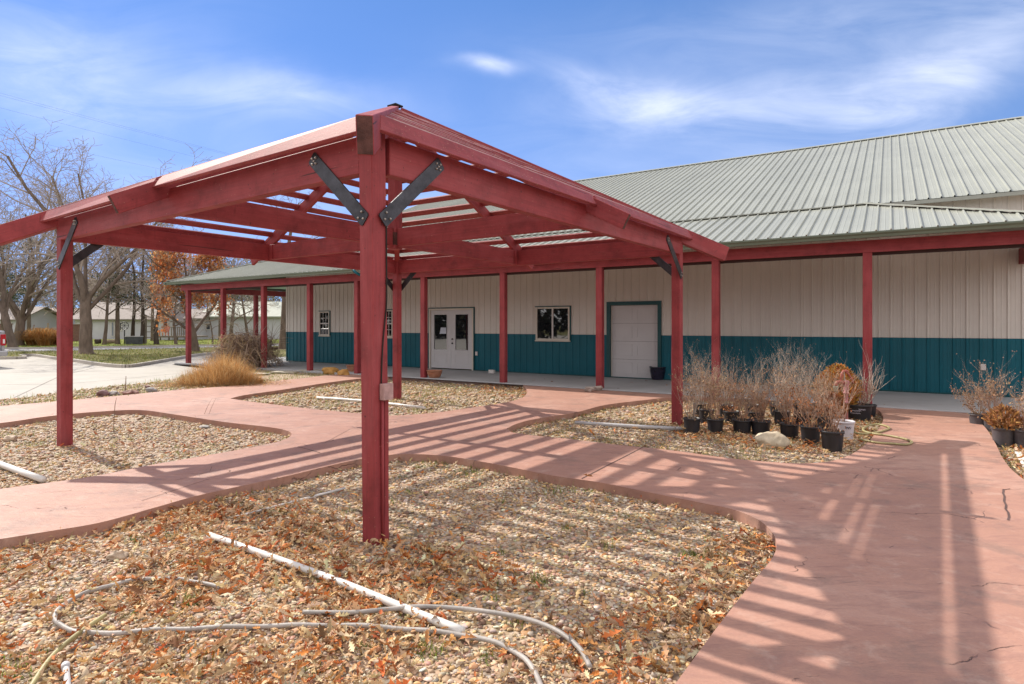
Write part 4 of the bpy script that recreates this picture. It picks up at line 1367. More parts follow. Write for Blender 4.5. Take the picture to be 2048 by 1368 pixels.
# ------------------------------------------------------------------ pipes, hoses, stones
M_PVC = mat('white_pvc', (0.68, 0.66, 0.64), 0.4, 0.08, 6, 0, 0, 0.4)
M_PVCG = mat('grey_pvc', (0.48, 0.47, 0.48), 0.5, 0.12, 6)
M_HOSE = mat('dirty_grey_hose', (0.36, 0.33, 0.31), 0.55, 0.3, 5, 0.2, 60)
M_HOSEY = mat('olive_hose', (0.36, 0.31, 0.15), 0.5, 0.25, 5, 0.2, 60)
def run(name, label, cat, pts, r, mt_, z=None, n=10, sm=5, group=None, dz=None):
    zz = (ZB + r * 0.9 + 0.020) if z is None else z
    P3 = [G(p.x, p.y, zz) for p in smooth_px(pts, sm)]
    if dz:
        for i, p in enumerate(P3): p.z += dz * (0.5 + 0.5 * math.sin(i * 0.9))
    b = Vector((P3[0].x, P3[0].y, ZB))
    m = MB(); m.tube(P3, r, n)
    o = m.build(name, mt_, base=b, smooth=True)
    return tag(o, label, cat, group)
run('pvc_pipe', 'thick white plastic pipe lying in leaves beside the near pergola post', 'pipe', [(418, 1070), (560, 1120), (700, 1172), (830, 1225), (925, 1262)], 0.0225, M_PVC, n=14, sm=3)
run('pvc_pipe', 'thin white plastic pipe half buried behind the near pergola post', 'pipe', [(470, 1034), (580, 1005), (690, 976)], 0.010, M_PVC, sm=2)
run('pvc_pipe', 'white plastic pipe sticking into the bed from the left edge', 'pipe', [(-60, 903), (0, 928), (86, 959)], 0.032, M_PVC, n=14, sm=2)
run('pvc_pipe', 'long white plastic pipe on the grassy bed by the porch', 'pipe', [(634, 795), (740, 803), (850, 816)], 0.026, M_PVC, sm=2)
run('pvc_pipe', 'grey white plastic pipe running up to the pergola post beside the potted shrubs', 'pipe', [(1150, 845), (1260, 852), (1372, 858)], 0.028, M_PVCG, sm=2)

m = MB()
a, b_ = G(131, 1330, ZB + 0.045), G(141, 1420, ZB + 0.03)
m.tube([a, b_], 0.013, 10); 
o = m.build('pvc_pipe', M_PVCG, base=(a.x, a.y, ZB), smooth=True)
tag(o, 'short grey pipe stub with a collar in the front corner of the leafy bed', 'pipe')
d = (b_ - a).normalized()
m = MB(); m.tube([a - d * 0.004, a + d * 0.03], 0.0175, 12); m.build('collar', M_PVCG, o, smooth=True)
run('garden_hose', 'grey hose looping round and running across the leafy front bed', 'hose', [(440, 1176), (390, 1164), (340, 1158), (280, 1160), (215, 1173), (150, 1196), (114, 1224), (113, 1245), (145, 1262), (200, 1268), (300, 1262), (390, 1258), (500, 1254), (600, 1252), (700, 1252), (800, 1258),
     (900, 1268), (980, 1283), (1035, 1308), (1068, 1342), (1086, 1385)], 0.0125, M_HOSE, dz=0.006)
run('garden_hose', 'grey hose curving over the thick white pipe in the front bed', 'hose', [(606, 1224), (700, 1225), (780, 1218), (850, 1213), (950, 1220), (1050, 1237), (1115, 1262), (1160, 1298), (1180, 1334)], 0.0125, M_HOSE, z=ZB + 0.05)
run('garden_hose', 'short cut piece of olive hose lying across the grey hose loop', 'hose', [(210, 1230), (150, 1272), (100, 1318), (55, 1385)], 0.012, M_HOSEY, z=ZB + 0.042)
run('garden_hose', 'olive yellow hose coiled in two loops on the red path', 'hose', [(1690, 858), (1717, 867), (1746, 866), (1768, 861), (1779, 856), (1765, 850), (1746, 849), (1728, 856), (1728, 862), (1746, 867), (1768, 870), (1790, 873.5), (1812, 878.5), (1824, 884.5), (1810, 889), (1783, 887), (1753, 885), (1718, 878)], 0.014, M_HOSEY, z=ZPATH + 0.016, sm=5)
def rock(label, px0, px1, pyb, pyt, col, seed, z=ZB, depth=0.8, amp=0.3, name='rock', flat_=1.0, group=None):
    pb = G((px0 + px1) / 2, pyb, z)
    w = (px1 - px0) * pb.y / F
    h = (pyb - pyt) * pb.y / F
    tv, tf = ico(4, seed, amp)
    tv = tv / np.abs(tv).max(0)
    vs = []
    for p in tv:
        q = Vector(p)
        q += Vector((noise.noise(q * 3.0 + Vector((seed, 0, 0))), noise.noise(q * 3 + Vector((0, seed, 5))), noise.noise(q * 3 + Vector((9, 0, seed))))) * 0.10
        q.z = min(q.z, 0.82 + 0.1 * noise.noise(q * 2))
        vs.append(pb + Vector((q.x * w / 2, q.y * w * depth / 2 + w * depth * 0.4, h * 0.35 + q.z * h * 0.72)))
    m = MB(); m.add(vs, [tuple(t) for t in tf])
    mm = MATS.get(col[0]) or mat(col[0], col[1], 0.75, 0.28, 7, 0.5, 30)
    o = m.build(name, mm, base=pb, smooth=True)
    return tag(o, label, 'rock', group)
rock('large tan boulder in front of the row of black pots', 1516, 1583, 899, 866, ('tan_boulder', (0.50, 0.42, 0.31)), 3, depth=0.7, amp=0.35)
rock('smooth buff river stone lying in the gravel of the left bed', 1, 27, 884, 872, ('buff_stone', (0.46, 0.36, 0.27)), 5)
rock('flat grey stone lying in the left gravel bed', 394, 418, 857, 852, ('grey_stone', (0.36, 0.34, 0.32)), 8)
rock('buff oval stone among the leaves above the hose loop', 208, 246, 1122, 1104, ('buff_stone', None), 15)
rs = dict(group='stones edging the car park')
rock('purple red stone at the left end of the stones edging the car park', 187, 213, 794, 780, ('purple_stone', (0.20, 0.11, 0.11)), 11, z=-0.06, **rs)
rock('whitish grey stone between two reddish stones edging the car park', 212, 234, 792, 782, ('pale_grey_stone', (0.40, 0.37, 0.36)), 12, z=-0.06, **rs)
rock('long red brown stone edging the car park', 239, 272, 792, 781, ('red_stone', (0.25, 0.12, 0.10)), 13, z=-0.06, **rs)
rock('grey round stone nearest the dry grass clump', 286, 311, 786, 775, ('mid_grey_stone', (0.27, 0.25, 0.25)), 14, z=-0.06, **rs)
rock('small dark stone behind the grey round stone at the car park edge', 287, 300, 777, 771, ('purple_stone', None), 16, z=-0.06, **rs)
rock('left half of the orange sandstone pair in front of the porch', 641, 676, 749, 734, ('orange_sandstone', (0.46, 0.25, 0.07)), 21, z=-0.06, depth=0.6)
rock('right blocky orange sandstone of the pair in front of the porch', 673, 698, 753, 738, ('orange_sandstone', None), 22, z=-0.06, depth=0.6)
rock('purplish cobble beside the orange sandstone and terracotta bowl', 692, 706, 745, 737, ('purple_stone', None), 24, z=-0.06)
for k, (a, b_, c, d_) in enumerate(((500, 540, 751, 746), (532, 590, 748, 742), (586, 646, 745, 740), (700, 735, 749, 744))):
    rock(('first', 'second', 'third', 'last')[k] + ' flat pale flagstone of the edging along the porch bed, counted from the dry grass', a, b_, c, d_, ('pale_flagstone', (0.45, 0.41, 0.33)), 31 + k, z=-0.06, depth=0.5, name='flagstone', group='flagstones edging the porch bed')
rock('larger round cobble against the foot of the porch post by the roll-up door', 1167, 1190, 782, 773, ('cobble', (0.40, 0.33, 0.29)), 41, z=0.0)
rock('smaller round cobble against the foot of the porch post by the roll-up door', 1188, 1207, 780, 772, ('cobble', None), 42, z=0.0)
# bowls, glazed pot, brick
M_TERRA = mat('terracotta', (0.42, 0.15, 0.075), 0.75, 0.22, 6, 0.15, 60, c2=(0.46, 0.24, 0.16))
M_GLAZE = mat('dark_blue_glaze', (0.018, 0.016, 0.035), 0.15, 0.4, 9, 0, 0, 0.6)
M_SOIL = mat('potting_soil', (0.055, 0.035, 0.025), 0.95, 0.4, 20, 0.8, 60)
def bowl(name, label, cat, base, r, h, mt_, foot=0.6, rim=0.06):
    t = thing(name, label, cat, base)
    m = MB()
    m.lathe([(r * foot, 0), (r * (foot * 0.4 + 0.53), h * 0.2), (r * 0.86, h * 0.42), (r * 0.94, h * 0.66), (r * 0.95, h * (1 - rim * 2.2)), (r, h * (1 - rim * 2)), (r * 1.0, h), (r * 0.9, h), (r * 0.86, h * 0.8)], base, 32, caps=False)
    m.build('bowl_body', mt_, t, smooth=True)
    m = MB(); m.lathe([(r * 0.885, h * 0.80), (0.001, h * 0.82)], base, 24, caps=False)
    m.build('soil', M_SOIL, t)
    return t
bowl('terracotta_bowl', 'wide terracotta bowl on the porch edge beside the double door post', 'plant pot', G(868, 756, 0.0) + Vector((0, 0.12, 0)), 0.225, 0.215, M_TERRA)
bowl('terracotta_bowl', 'low terracotta bowl on the porch behind the orange sandstones', 'plant pot', G(708, 743, 0.0) + Vector((0, 0.15, 0)), 0.29, 0.20, M_TERRA, 0.75)
bowl('glazed_pot', 'dark blue glazed pot standing by the roll-up door', 'plant pot', G(1318, 760, 0.0) + Vector((0, 0.12, 0)), 0.235, 0.36, M_GLAZE, 0.66, 0.04)
m = MB(); c = G(980, 747, 0.0); m.box(c + UP * 0.055 + D2 * 0.1, D1 * 0.10, D2 * 0.05, UP * 0.055)
tag(m.build('block', M_WHITE, base=c, bevel=0.01), 'small white block lying on the porch slab against the teal wall', 'block')
# dry stalks standing in the beds
M_STALK = mat('dry_stalk', (0.23, 0.16, 0.11), 0.8, 0.2)
def stalk(label, pts, r=0.006):
    m = MB(); z0 = ZB
    b = G(pts[0][0], pts[0][1], z0)
    P3 = [Vector(((x - 1024) * b.y / F, b.y, CAMZ - (y - HOR) * b.y / F)) for x, y in pts]
    m.tube(P3, [r] * (len(P3) - 1) + [r * 0.5], 5)
    tag(m.build('dry_stalk', M_STALK, base=b), label, 'stalk')
stalk('single dark stalk standing by the stones at the car park edge', [(250, 793), (251, 775), (252, 752)], 0.012)
stalk('tall thin dry stalk standing at the edge of the left gravel bed', [(227, 866), (228, 840), (230, 810), (233, 795)], 0.005)
stalk('first of two thin leaning straws over the path tip by the left bed', [(405, 838), (414, 815), (424, 797)], 0.003)
stalk('second of two thin leaning straws over the path tip by the left bed', [(414, 838), (423, 815), (432, 796)], 0.003)
# ------------------------------------------------------------------ potted shrubs
M_POT = mat('black_nursery_pot', (0.022, 0.022, 0.028), 0.42, 0.3, 5, 0.05, 30, 0.5)
M_POTG = mat('grey_nursery_pot', (0.085, 0.08, 0.09), 0.45, 0.3, 5)
M_POTW = mat('white_nursery_pot', (0.60, 0.57, 0.62), 0.5, 0.06, 4)
M_TWIG = mat_attr('bare_twigs', 0.75, 0.3, 60, 0.2)
M_DRYL = mat_attr('dry_shrub_leaves', 0.75, 0.2, 50, 0.15, 0.35)
M_LET = mat('dark_lettering', (0.03, 0.02, 0.04), 0.6)
M_LETW = mat('white_lettering', (0.6, 0.58, 0.68), 0.6)
def jit(c, r, a=0.15):
    k = 1 + r.uniform(-a, a)
    return (c[0] * k, c[1] * k, c[2] * k)
QUAD = (np.array([(-0.5, 0, 0), (0.5, 0, 0.0), (0.35, 0.9, 0.25), (-0.3, 1.0, 0.1)]), np.array([(0, 1, 2), (0, 2, 3)]))
def twigs(mb, tips, r, p, d, L, rad, lvl, maxl, cols, spread=0.5, up=0.25, nch=(2, 4)):
    seg = 3 if lvl < maxl else 2
    pts, rr_ = [p.copy()], [rad]
    for i in range(seg):
        d = (d + Vector((r.uniform(-1, 1), r.uniform(-1, 1), r.uniform(-0.6, 1) * 0.6)) * 0.22 + Vector((0, 0, up * 0.3))).normalized()
        p = p + d * (L / seg)
        pts.append(p.copy()); rr_.append(rad * (1 - 0.45 * (i + 1) / seg))
    mb.tube(pts, rr_, 4 if lvl == 0 else 3, cap=False, col=jit(cols[min(lvl, len(cols) - 1)], r))
    tips.append((pts[-1], d))
    if lvl < maxl:
        for _ in range(r.randint(*nch)):
            i = r.randint(1, seg)
            dd = (d + Vector((r.uniform(-1, 1), r.uniform(-1, 1), r.uniform(-0.3, 0.7))) * spread * 1.7).normalized()
            twigs(mb, tips, r, pts[i], dd, L * r.uniform(0.45, 0.75), rr_[i] * 0.7, lvl + 1, maxl, cols, spread, up, nch)
def pot_mesh(r, h, mt_, par, ground=Vector((0, 0, 0)), name='pot'):
    m = MB()
    m.lathe([(r * 0.80, 0), (r * 0.93, h * 0.86), (r * 0.94, h * 0.88), (r * 1.0, h * 0.89), (r * 1.0, h * 0.99), (r * 0.985, h), (r * 0.93, h), (r * 0.91, h * 0.9)], ground, 28, caps=False)
    m.build(name, mt_, par, smooth=True)
    m = MB(); m.lathe([(r * 0.915, h * 0.905), (0.001, h * 0.93)], ground, 20, caps=False)
    m.build('soil', M_SOIL, par)
TW = [(0.38, 0.245, 0.18), (0.45, 0.30, 0.225), (0.53, 0.375, 0.285), (0.60, 0.46, 0.36)]
TWP = [(0.42, 0.36, 0.31), (0.46, 0.39, 0.33), (0.52, 0.45, 0.39)]
def shrub(label, base, seed, r=0.135, h=0.23, hgt=0.95, stems=11, cols=TW, leaf=(0.42, 0.24, 0.13), nleaf=90, heads=0.0, mt_=None, maxl=3, rad=0.0052, group='potted shrubs waiting on the bed', lean=0.42):
    rr_ = random.Random(seed)
    t = thing('potted_shrub', label, 'potted shrub', base, group)
    b = Vector(base)
    pot_mesh(r, h, mt_ or M_POT, t, b)
    mb, tips = MB(), []
    for i in range(stems):
        a = rr_.uniform(0, 6.28); q = rr_.uniform(0, r * 0.45)
        p = b + Vector((math.cos(a) * q, math.sin(a) * q, h * 0.9))
        d = Vector((math.cos(a) * lean * rr_.uniform(0.2, 1.2), math.sin(a) * lean * rr_.uniform(0.2, 1.2), 1)).normalized()
        twigs(mb, tips, rr_, p, d, (hgt - h) * rr_.uniform(0.45, 0.68), rad, 0, maxl, cols)
    mb.build('twigs', M_TWIG, t)
    sc = Scatter()
    n = nleaf
    low = sorted(range(len(tips)), key=lambda i: tips[i][0].z)[:max(4, int(len(tips) * 0.62))]
    idx = [low[rr_.randrange(len(low))] for _ in range(n)]
    pos = np.array([tuple(tips[i][0] + Vector((rr_.gauss(0, .02), rr_.gauss(0, .02), rr_.gauss(-0.02, .03)))) for i in idx])
    base_l = np.array([(b.x + rr_.gauss(0, r * 0.6), b.y + rr_.gauss(0, r * 0.6), b.z + h * 0.93 + rr_.random() * 0.09) for _ in range(n // 3)])
    pos = np.concatenate([pos, base_l]); n = len(pos)
    s = RNG.uniform(0.015, 0.036, n)
    sc.add(QUAD[0], QUAD[1], pos, rotz(RNG.uniform(0, 6.28, n)) @ rotx(RNG.uniform(-1.5, 1.5, n)), np.stack([s * 0.6, s, s], -1), pal([leaf, dk(leaf, 1.25), dk(leaf, 0.7)], n, 0.2))
    if heads:
        hv = icos_lo[0]
        k = [tp for tp in tips if rr_.random() < heads]
        if k:
            pos = np.array([tuple(tp[0]) for tp in k]); n = len(pos); s = RNG.uniform(0.006, 0.011, n)
            sc.add(hv[0], hv[1], pos, rotz(RNG.uniform(0, 6.28, n)), np.stack([s, s, s], -1), pal([dk(leaf, 0.8), (0.36, 0.27, 0.2)], n, 0.2))
    sc.build('dry_leaves', M_DRYL, t)
    return t
def again(o, label, base, rz, s):
    c = copy_tree(o); c.location = base; c.rotation_euler = (0, 0, rz); c.scale = (s, s, s * random.Random(int(rz * 100)).uniform(0.92, 1.08))
    c['label'] = label
    q_ = random.Random(int(rz * 1000)); c.rotation_euler = (q_.uniform(-0.05, 0.05), q_.uniform(-0.05, 0.05), rz)
    return c
ZP_ = ZB + 0.012
front = [(1388, 869, 0.127, 0.225), (1435, 868, 0.125, 0.21), (1490, 869, 0.143, 0.20), (1528, 871, 0.143, 0.20), (1586, 878, 0.135, 0.20), (1629, 889, 0.132, 0.23), (1674, 904, 0.140, 0.25)]
flab = ['bare shrub in a black pot right beside the pergola post, first of the front row', 'bare shrub in a black pot, second of the front row from the pergola post', 'bare shrub in a black pot, third of the front row, left of the boulder',
        'bare shrub in a black pot just behind the tan boulder, fourth of the front row', 'bare shrub with rust leaves in a low black pot, first right of the boulder', 'bare shrub in a round-bottomed black pot between boulder and frontmost pot', 'frontmost bare shrub in the largest black pot, in front of the white pot']
protos = []
for i, (px, py, r, h) in enumerate(front):
    b = G(px, py, ZP_) + Vector((0, r * 0.8, 0))
    protos.append(shrub(flab[i], b, 100 + i, r, h, (0.97, 0.95, 0.84, 0.80, 0.82, 0.78, 0.72)[i], (13, 13, 12, 11, 12, 12, 10)[i], TW if i != 0 else [TWP[0]] + TW[1:], [(0.42, 0.27, 0.17), (0.44, 0.30, 0.18), (0.42, 0.26, 0.15), (0.40, 0.22, 0.13), (0.45, 0.20, 0.09), (0.48, 0.22, 0.10), (0.40, 0.18, 0.09)][i], 210, 0.25 if i < 3 else 0.05))
rowb = [(1412, 846), (1464, 846), (1512, 845), (1563, 850), (1606, 851), (1650, 858)]
ordn = ['first', 'second', 'third', 'fourth', 'fifth', 'sixth', 'seventh']
for i, (px, py) in enumerate(rowb):
    again(protos[(i * 3 + 1) % 5], 'bare shrub in black pot, %s of the second row from the pergola post' % ordn[i], G(px, py, ZP_), 1.1 + i * 1.7, (1.0, 1.0, 0.98, 1.02, 1.0, 0.95)[i])
pale = shrub('tall pale bare shrub in black pot, first of back row from pergola post', G(1402, 832, ZP_), 300, 0.14, 0.22, 1.12, 9, TWP, (0.40, 0.28, 0.18), 40, 0.15, None, 3, 0.0062, lean=0.5)
for i, (px, py, s) in enumerate(((1452, 833, 0.95), (1505, 832, 0.9), (1556, 833, 1.04), (1604, 834, 1.08), (1640, 836, 1.04))):
    again(pale, 'tall pale bare shrub in black pot, %s of back row from pergola post' % ordn[i + 1], G(px, py, ZP_), 0.8 + i * 1.31, s)
# white pot with lettering
wp = G(1697, 880, ZP_) + Vector((0, 0.12, 0))
wpt = shrub('bare shrub in the only white pot, with dark letters on its side', wp, 411, 0.142, 0.25, 1.0, 5, [(0.40, 0.27, 0.22)] + TW[1:], (0.40, 0.25, 0.16), 14, 0.0, M_POTW, 2, 0.006, lean=0.7)
def letters(txt, c, out, right, size, mt_, par, name='lettering', font_shear=0.0):
    cu = bpy.data.curves.new(name, 'FONT'); cu.body = txt; cu.size = size; cu.align_x = 'CENTER'; cu.extrude = 0.0012; cu.shear = font_shear
    o = bpy.data.objects.new(name, cu); COL.objects.link(o)
    bpy.context.view_layer.update()
    me = bpy.data.meshes.new_from_object(o.evaluated_get(bpy.context.evaluated_depsgraph_get()))
    bpy.data.objects.remove(o)
    M_ = Matrix((right, UP, out)).transposed().to_4x4(); M_.translation = c - BASE[par.name]
    me.transform(M_); me.materials.clear(); me.materials.append(mt_); me.name = name
    o = bpy.data.objects.new(name, me); COL.objects.link(o); o.parent = par
    return o
vd = Vector((-wp.x, -wp.y, 0)).normalized(); rt = Vector((-vd.y, vd.x, 0))
ang = 0.45
od = (vd * math.cos(ang) + rt * math.sin(ang)).normalized(); ort = Vector((-od.y, od.x, 0))
letters('PW', wp + od * 0.136 + UP * 0.150, od, ort, 0.050, M_LET, wpt)
# orange dead conifer
M_CON = mat_attr('browned_conifer_foliage', 0.8, 0.2, 30, 0.15, 0.4)
def conifer_bush(label, base, r, h, cols, seed, n=2600, z0=0.1, pot=None, name='conifer_shrub', cat='conifer shrub'):
    t = thing(name, label, cat, base, None)
    b = Vector(base); rr_ = random.Random(seed)
    if pot: pot_mesh(pot[0], pot[1], M_POT, t, b)
    m = MB(); m.tube([b + UP * 0.02, b + UP * h * 0.8], [0.02, 0.006], 6); m.build('stem', M_STALK, t)
    sc = Scatter(); pos, dirs = [], []
    while len(pos) < n:
        th = rr_.uniform(0, 6.28); zf = rr_.random()
        rad = r * math.sin(math.pi * min(1, (zf * 0.86 + 0.14))) ** 0.6 * rr_.uniform(0.55, 1.0)
        lump = 1 + 0.35 * noise.noise(Vector((math.cos(th) * 2, math.sin(th) * 2, zf * 4 + seed)))
        pos.append((b.x + math.cos(th) * rad * lump, b.y + math.sin(th) * rad * lump, b.z + z0 + zf * (h - z0) * (0.92 + 0.15 * lump - 0.1)))
        dirs.append(th)
    pos = np.array(pos); th = np.array(dirs)
    s = RNG.uniform(0.03, 0.075, n)
    rot = rotz(th - 1.57) @ rotx(RNG.normal(0.7, 0.5, n)) @ roty(RNG.normal(0, 0.6, n))
    sc.add(QUAD[0], QUAD[1], pos, rot, np.stack([s * 0.30, s, s], -1), pal(cols, n, 0.25))
    sc.build('foliage', M_CON, t)
    return t
conifer_bush('rounded dead conifer gone orange behind the red hand pump', G(1700, 843, ZP_) + Vector((0.05, 0.45, 0)), 0.35, 0.90, [(0.62, 0.25, 0.06), (0.60, 0.20, 0.05), (0.40, 0.25, 0.06), (0.60, 0.36, 0.11)], 5, 4200, 0.12)
conifer_bush('rusty brown low conifer in a pot under the hand pump spout', G(1672, 858, ZP_) + Vector((0, 0.1, 0)), 0.20, 0.52, [(0.46, 0.16, 0.07), (0.42, 0.20, 0.08), (0.33, 0.15, 0.06)], 8, 1300, 0.16, (0.12, 0.2))
# red hand pump
pb = G(1692, 848, ZP_) + Vector((0, 0.1, 0))
M_PUMP = mat('red_pump_paint', (0.42, 0.075, 0.045), 0.5, 0.3, 14, 0.2, 40, c2=(0.42, 0.17, 0.14))
M_PUMPF = mat('faded_pump_paint', (0.40, 0.17, 0.17), 0.6, 0.25, 14)
pump = thing('hand_water_pump', 'red cast iron hand water pump standing among the potted shrubs', 'water pump', pb)
k_ = pb.y / F
def pv(x, y): return Vector(((x - 1024) * k_, pb.y, CAMZ - (y - HOR) * k_))
c = pv(1692.3, 776); zt = c.z
m = MB(); m.lathe([(0.030, 0), (0.030, 0.30), (0.040, 0.31), (0.040, 0.34), (0.029, 0.35), (0.029, zt - pb.z - 0.10), (0.044, zt - pb.z - 0.09), (0.044, zt - pb.z - 0.07), (0.034, zt - pb.z - 0.06), (0.042, zt - pb.z + 0.05), (0.050, zt - pb.z + 0.10), (0.040, zt - pb.z + 0.12), (0.0, zt - pb.z + 0.13)], (c.x, c.y, pb.z), 18, caps=False)
m.build('pump_body', M_PUMPF, pump, smooth=True)
m = MB(); m.tube([pv(1689, 765), pv(1681, 763.5), pv(1674.5, 764.5), pv(1671.5, 768), pv(1670.8, 772)], [0.032, 0.028, 0.026, 0.024, 0.023], 12)
m.build('spout', M_PUMP, pump, smooth=True)
m = MB(); m.tube([pv(1684, 766), pv(1682.5, 758), pv(1683.5, 748), pv(1687, 742.5), pv(1693, 741.5), pv(1697, 744)], [0.016, 0.018, 0.020, 0.022, 0.020, 0.016], 10)
m.tube([pv(1690, 743), pv(1697, 748), pv(1703, 757), pv(1707, 767)], [0.018, 0.016, 0.014, 0.012], 10)
m.build('pump_handle', M_PUMP, pump, smooth=True)
m = MB(); m.tube([pv(1688.5, 745), pv(1688.5, 764)], 0.008, 8); m.build('pump_rod', M_BOLT, pump)
hb = pv(1671.5, 783)
bk = thing('hanging_can', 'small pale green metal can hanging from the pump spout', 'can', tuple(hb))
m = MB(); m.lathe([(0.028, 0), (0.040, 0.085), (0.042, 0.088), (0.036, 0.088), (0.026, 0.01)], hb, 16); m.build('can_body', mat('pale_green_tin', (0.42, 0.44, 0.36), 0.4, 0.2, 20), bk, smooth=True)
m = MB(); m.tube([hb + Vector((-0.04, 0, 0.085)), hb + Vector((-0.03, 0, 0.13)), hb + Vector((0, 0, 0.15)), hb + Vector((0.03, 0, 0.13)), hb + Vector((0.04, 0, 0.085))], 0.003, 5); m.build('wire_handle', M_BOLT, bk)
# black pot with white script and the spiky grey shrub beside it
bp = G(1733, 843, ZP_) + Vector((0, 0.22, 0))
bpt = shrub('bare brown shrub in a wide black pot with white script lettering', bp, 520, 0.21, 0.26, 0.75, 9, [(0.30, 0.19, 0.15)] + TW[1:], (0.36, 0.20, 0.12), 50, 0.0, M_POT, 2, 0.005, lean=0.8)
vd = Vector((-bp.x, -bp.y, 0)).normalized(); rt = Vector((-vd.y, vd.x, 0))
m = MB()
for row, (z, x0, x1) in enumerate(((0.165, -0.10, 0.03), (0.125, -0.14, 0.02), (0.19, 0.0, 0.10))):
    pts = []
    for i in range(26):
        f_ = i / 25
        x = x0 + (x1 - x0) * f_ + 0.006 * math.sin(i * 2.1)
        y = z + 0.010 * math.sin(i * 1.9 + row) * (1.6 if i % 9 == 0 else 1.0)
        a = x / 0.192
        pts.append(bp + (vd * math.cos(a) + rt * math.sin(a)) * (0.168 + 0.03 * (y / 0.26) + 0.004) + UP * y)
    m.tube(pts, 0.0028, 4)
m.build('script_lettering', M_LETW, bpt)
spk = shrub('pale grey spiky bare shrub by the porch post at the path end', G(1752, 836, ZP_) + Vector((0, 0.25, 0)), 530, 0.15, 0.20, 1.12, 10, [(0.44, 0.38, 0.33), (0.48, 0.42, 0.37), (0.52, 0.47, 0.42)], (0.4, 0.3, 0.2), 10, 0.1, None, 2, 0.008, lean=0.6)
# group at the right edge of the frame
gl = 'potted shrubs at the right edge'
shrub('sprawling seed-headed shrub reaching over the path edge at the right', G(1990, 868, ZP_) + Vector((0.15, 0.5, 0)), 611, 0.13, 0.22, 0.72, 16, [(0.33, 0.23, 0.16)] + TW[1:], (0.34, 0.21, 0.13), 160, 0.5, M_POTG, 3, 0.004, gl, 1.2)
conifer_bush('golden brown conifer in a grey pot at the right path edge', G(2025, 897, ZP_) + Vector((0, 0.14, 0)), 0.18, 0.50, [(0.50, 0.27, 0.10), (0.42, 0.21, 0.09), (0.40, 0.22, 0.12)], 15, 900, 0.22, None)
cp = thing('plant_pot', 'grey plastic pot holding the golden brown conifer', 'plant pot', tuple(G(2025, 897, ZP_) + Vector((0, 0.14, 0))))
pot_mesh(0.135, 0.25, M_POTG, cp, BASE[cp.name])
shrub('pink twigged bare shrub in the grey pot cut by the right frame edge', G(2068, 902, ZP_) + Vector((0, 0.12, 0)), 613, 0.135, 0.25, 0.85, 16, [(0.40, 0.24, 0.20)] + TW[1:], (0.48, 0.31, 0.19), 200, 0.2, M_POTG, 3, 0.0045, gl)
shrub('bare shrub in a grey pot behind the golden brown conifer at the right', G(2020, 868, ZP_) + Vector((0, 0.3, 0)), 614, 0.135, 0.25, 0.92, 16, [(0.42, 0.30, 0.25)] + TW[1:], (0.48, 0.31, 0.19), 200, 0.2, M_POTG, 3, 0.0045, gl)
m = MB(); b0 = G(2052, 935, ZB + 0.03); b1 = G(2036, 905, ZB + 0.03)
m.bar(b0, b1, 0.06, 0.02); tag(m.build('plant_label', M_WHITE, base=(b0.x, b0.y, ZB)), 'pale fallen label stake lying in leaves by the right pots', 'plant label')

# ------------------------------------------------------------------ dry grasses and the vine heap
M_STRAW = mat_attr('dry_straw', 0.75, 0.15, 20, 0.2, 0.5)
def arcs(sc, c, n, R, H, wid, cols, rr_, droop=1.0, zmin=0.0):
    """arching dry blades as thin three-sided strips"""
    for i in range(n):
        a = rr_.uniform(0, 6.28); q = R * 0.38 * math.sqrt(rr_.random())
        p = Vector((c.x + math.cos(a) * q, c.y + math.sin(a) * q, c.z))
        a += rr_.gauss(0, 0.7); out = Vector((math.cos(a), math.sin(a), 0)) * R * rr_.uniform(0.1, 1.25)
        h = H * (0.35 + 0.65 * rr_.random())
        w = wid * rr_.uniform(0.6, 1.3)
        sd_ = Vector((-math.sin(a), math.cos(a), 0)) * w
        vs, N_ = [], 5
        for k in range(N_ + 1):
            t = k / N_
            pt = p + out * (t ** 1.4) + UP * (h * (1 - (1 - t) ** 2) - droop * h * 0.42 * t ** 3)
            pt += Vector((rr_.gauss(0, .01), rr_.gauss(0, .01), 0))
            ww = sd_ * (1 - 0.85 * t)
            vs += [pt - ww, pt + ww]
        col = jit(rr_.choice(cols), rr_, 0.25)
        sc.add(vs, [(2 * k, 2 * k + 1, 2 * k + 3, 2 * k + 2) for k in range(N_)], col)
def grass_clump(label, c, n, R, H, wid, cols, seed, name='ornamental_grass', mounds=((0, 0, 1.0),)):
    m = MB(); rr_ = random.Random(seed)
    for dx, dy, s in mounds:
        arcs(m, c + Vector((dx, dy, 0)), int(n * s), R * s, H * s, wid, cols, rr_)
    return tag(m.build(name, M_STRAW, base=c), label, 'ornamental grass')
SG = [(0.64, 0.37, 0.14), (0.60, 0.32, 0.12), (0.66, 0.48, 0.25), (0.42, 0.23, 0.09)]
c = G(412, 776, -0.06) + Vector((0, 0.75, 0))
m = MB(); rr_ = random.Random(4)
def straw(p, d, L, w, bend, col, n=4):
    """one thin dry blade, curling over as it goes"""
    sdv = Vector((-d.y, d.x, 0)); sdv = (sdv.normalized() if sdv.length > 1e-4 else Vector((1, 0, 0))) * w
    vs = []
    for k in range(n + 1):
        vs += [p - sdv * (1 - 0.8 * k / n), p + sdv * (1 - 0.8 * k / n)]
        d = (d + Vector((rr_.gauss(0, .13), rr_.gauss(0, .13), -bend + rr_.gauss(0, .06)))).normalized()
        p = p + d * (L / n)
        p.z = max(p.z, c.z + 0.015)
    m.add(vs, [(2 * k, 2 * k + 1, 2 * k + 3, 2 * k + 2) for k in range(n)], col)
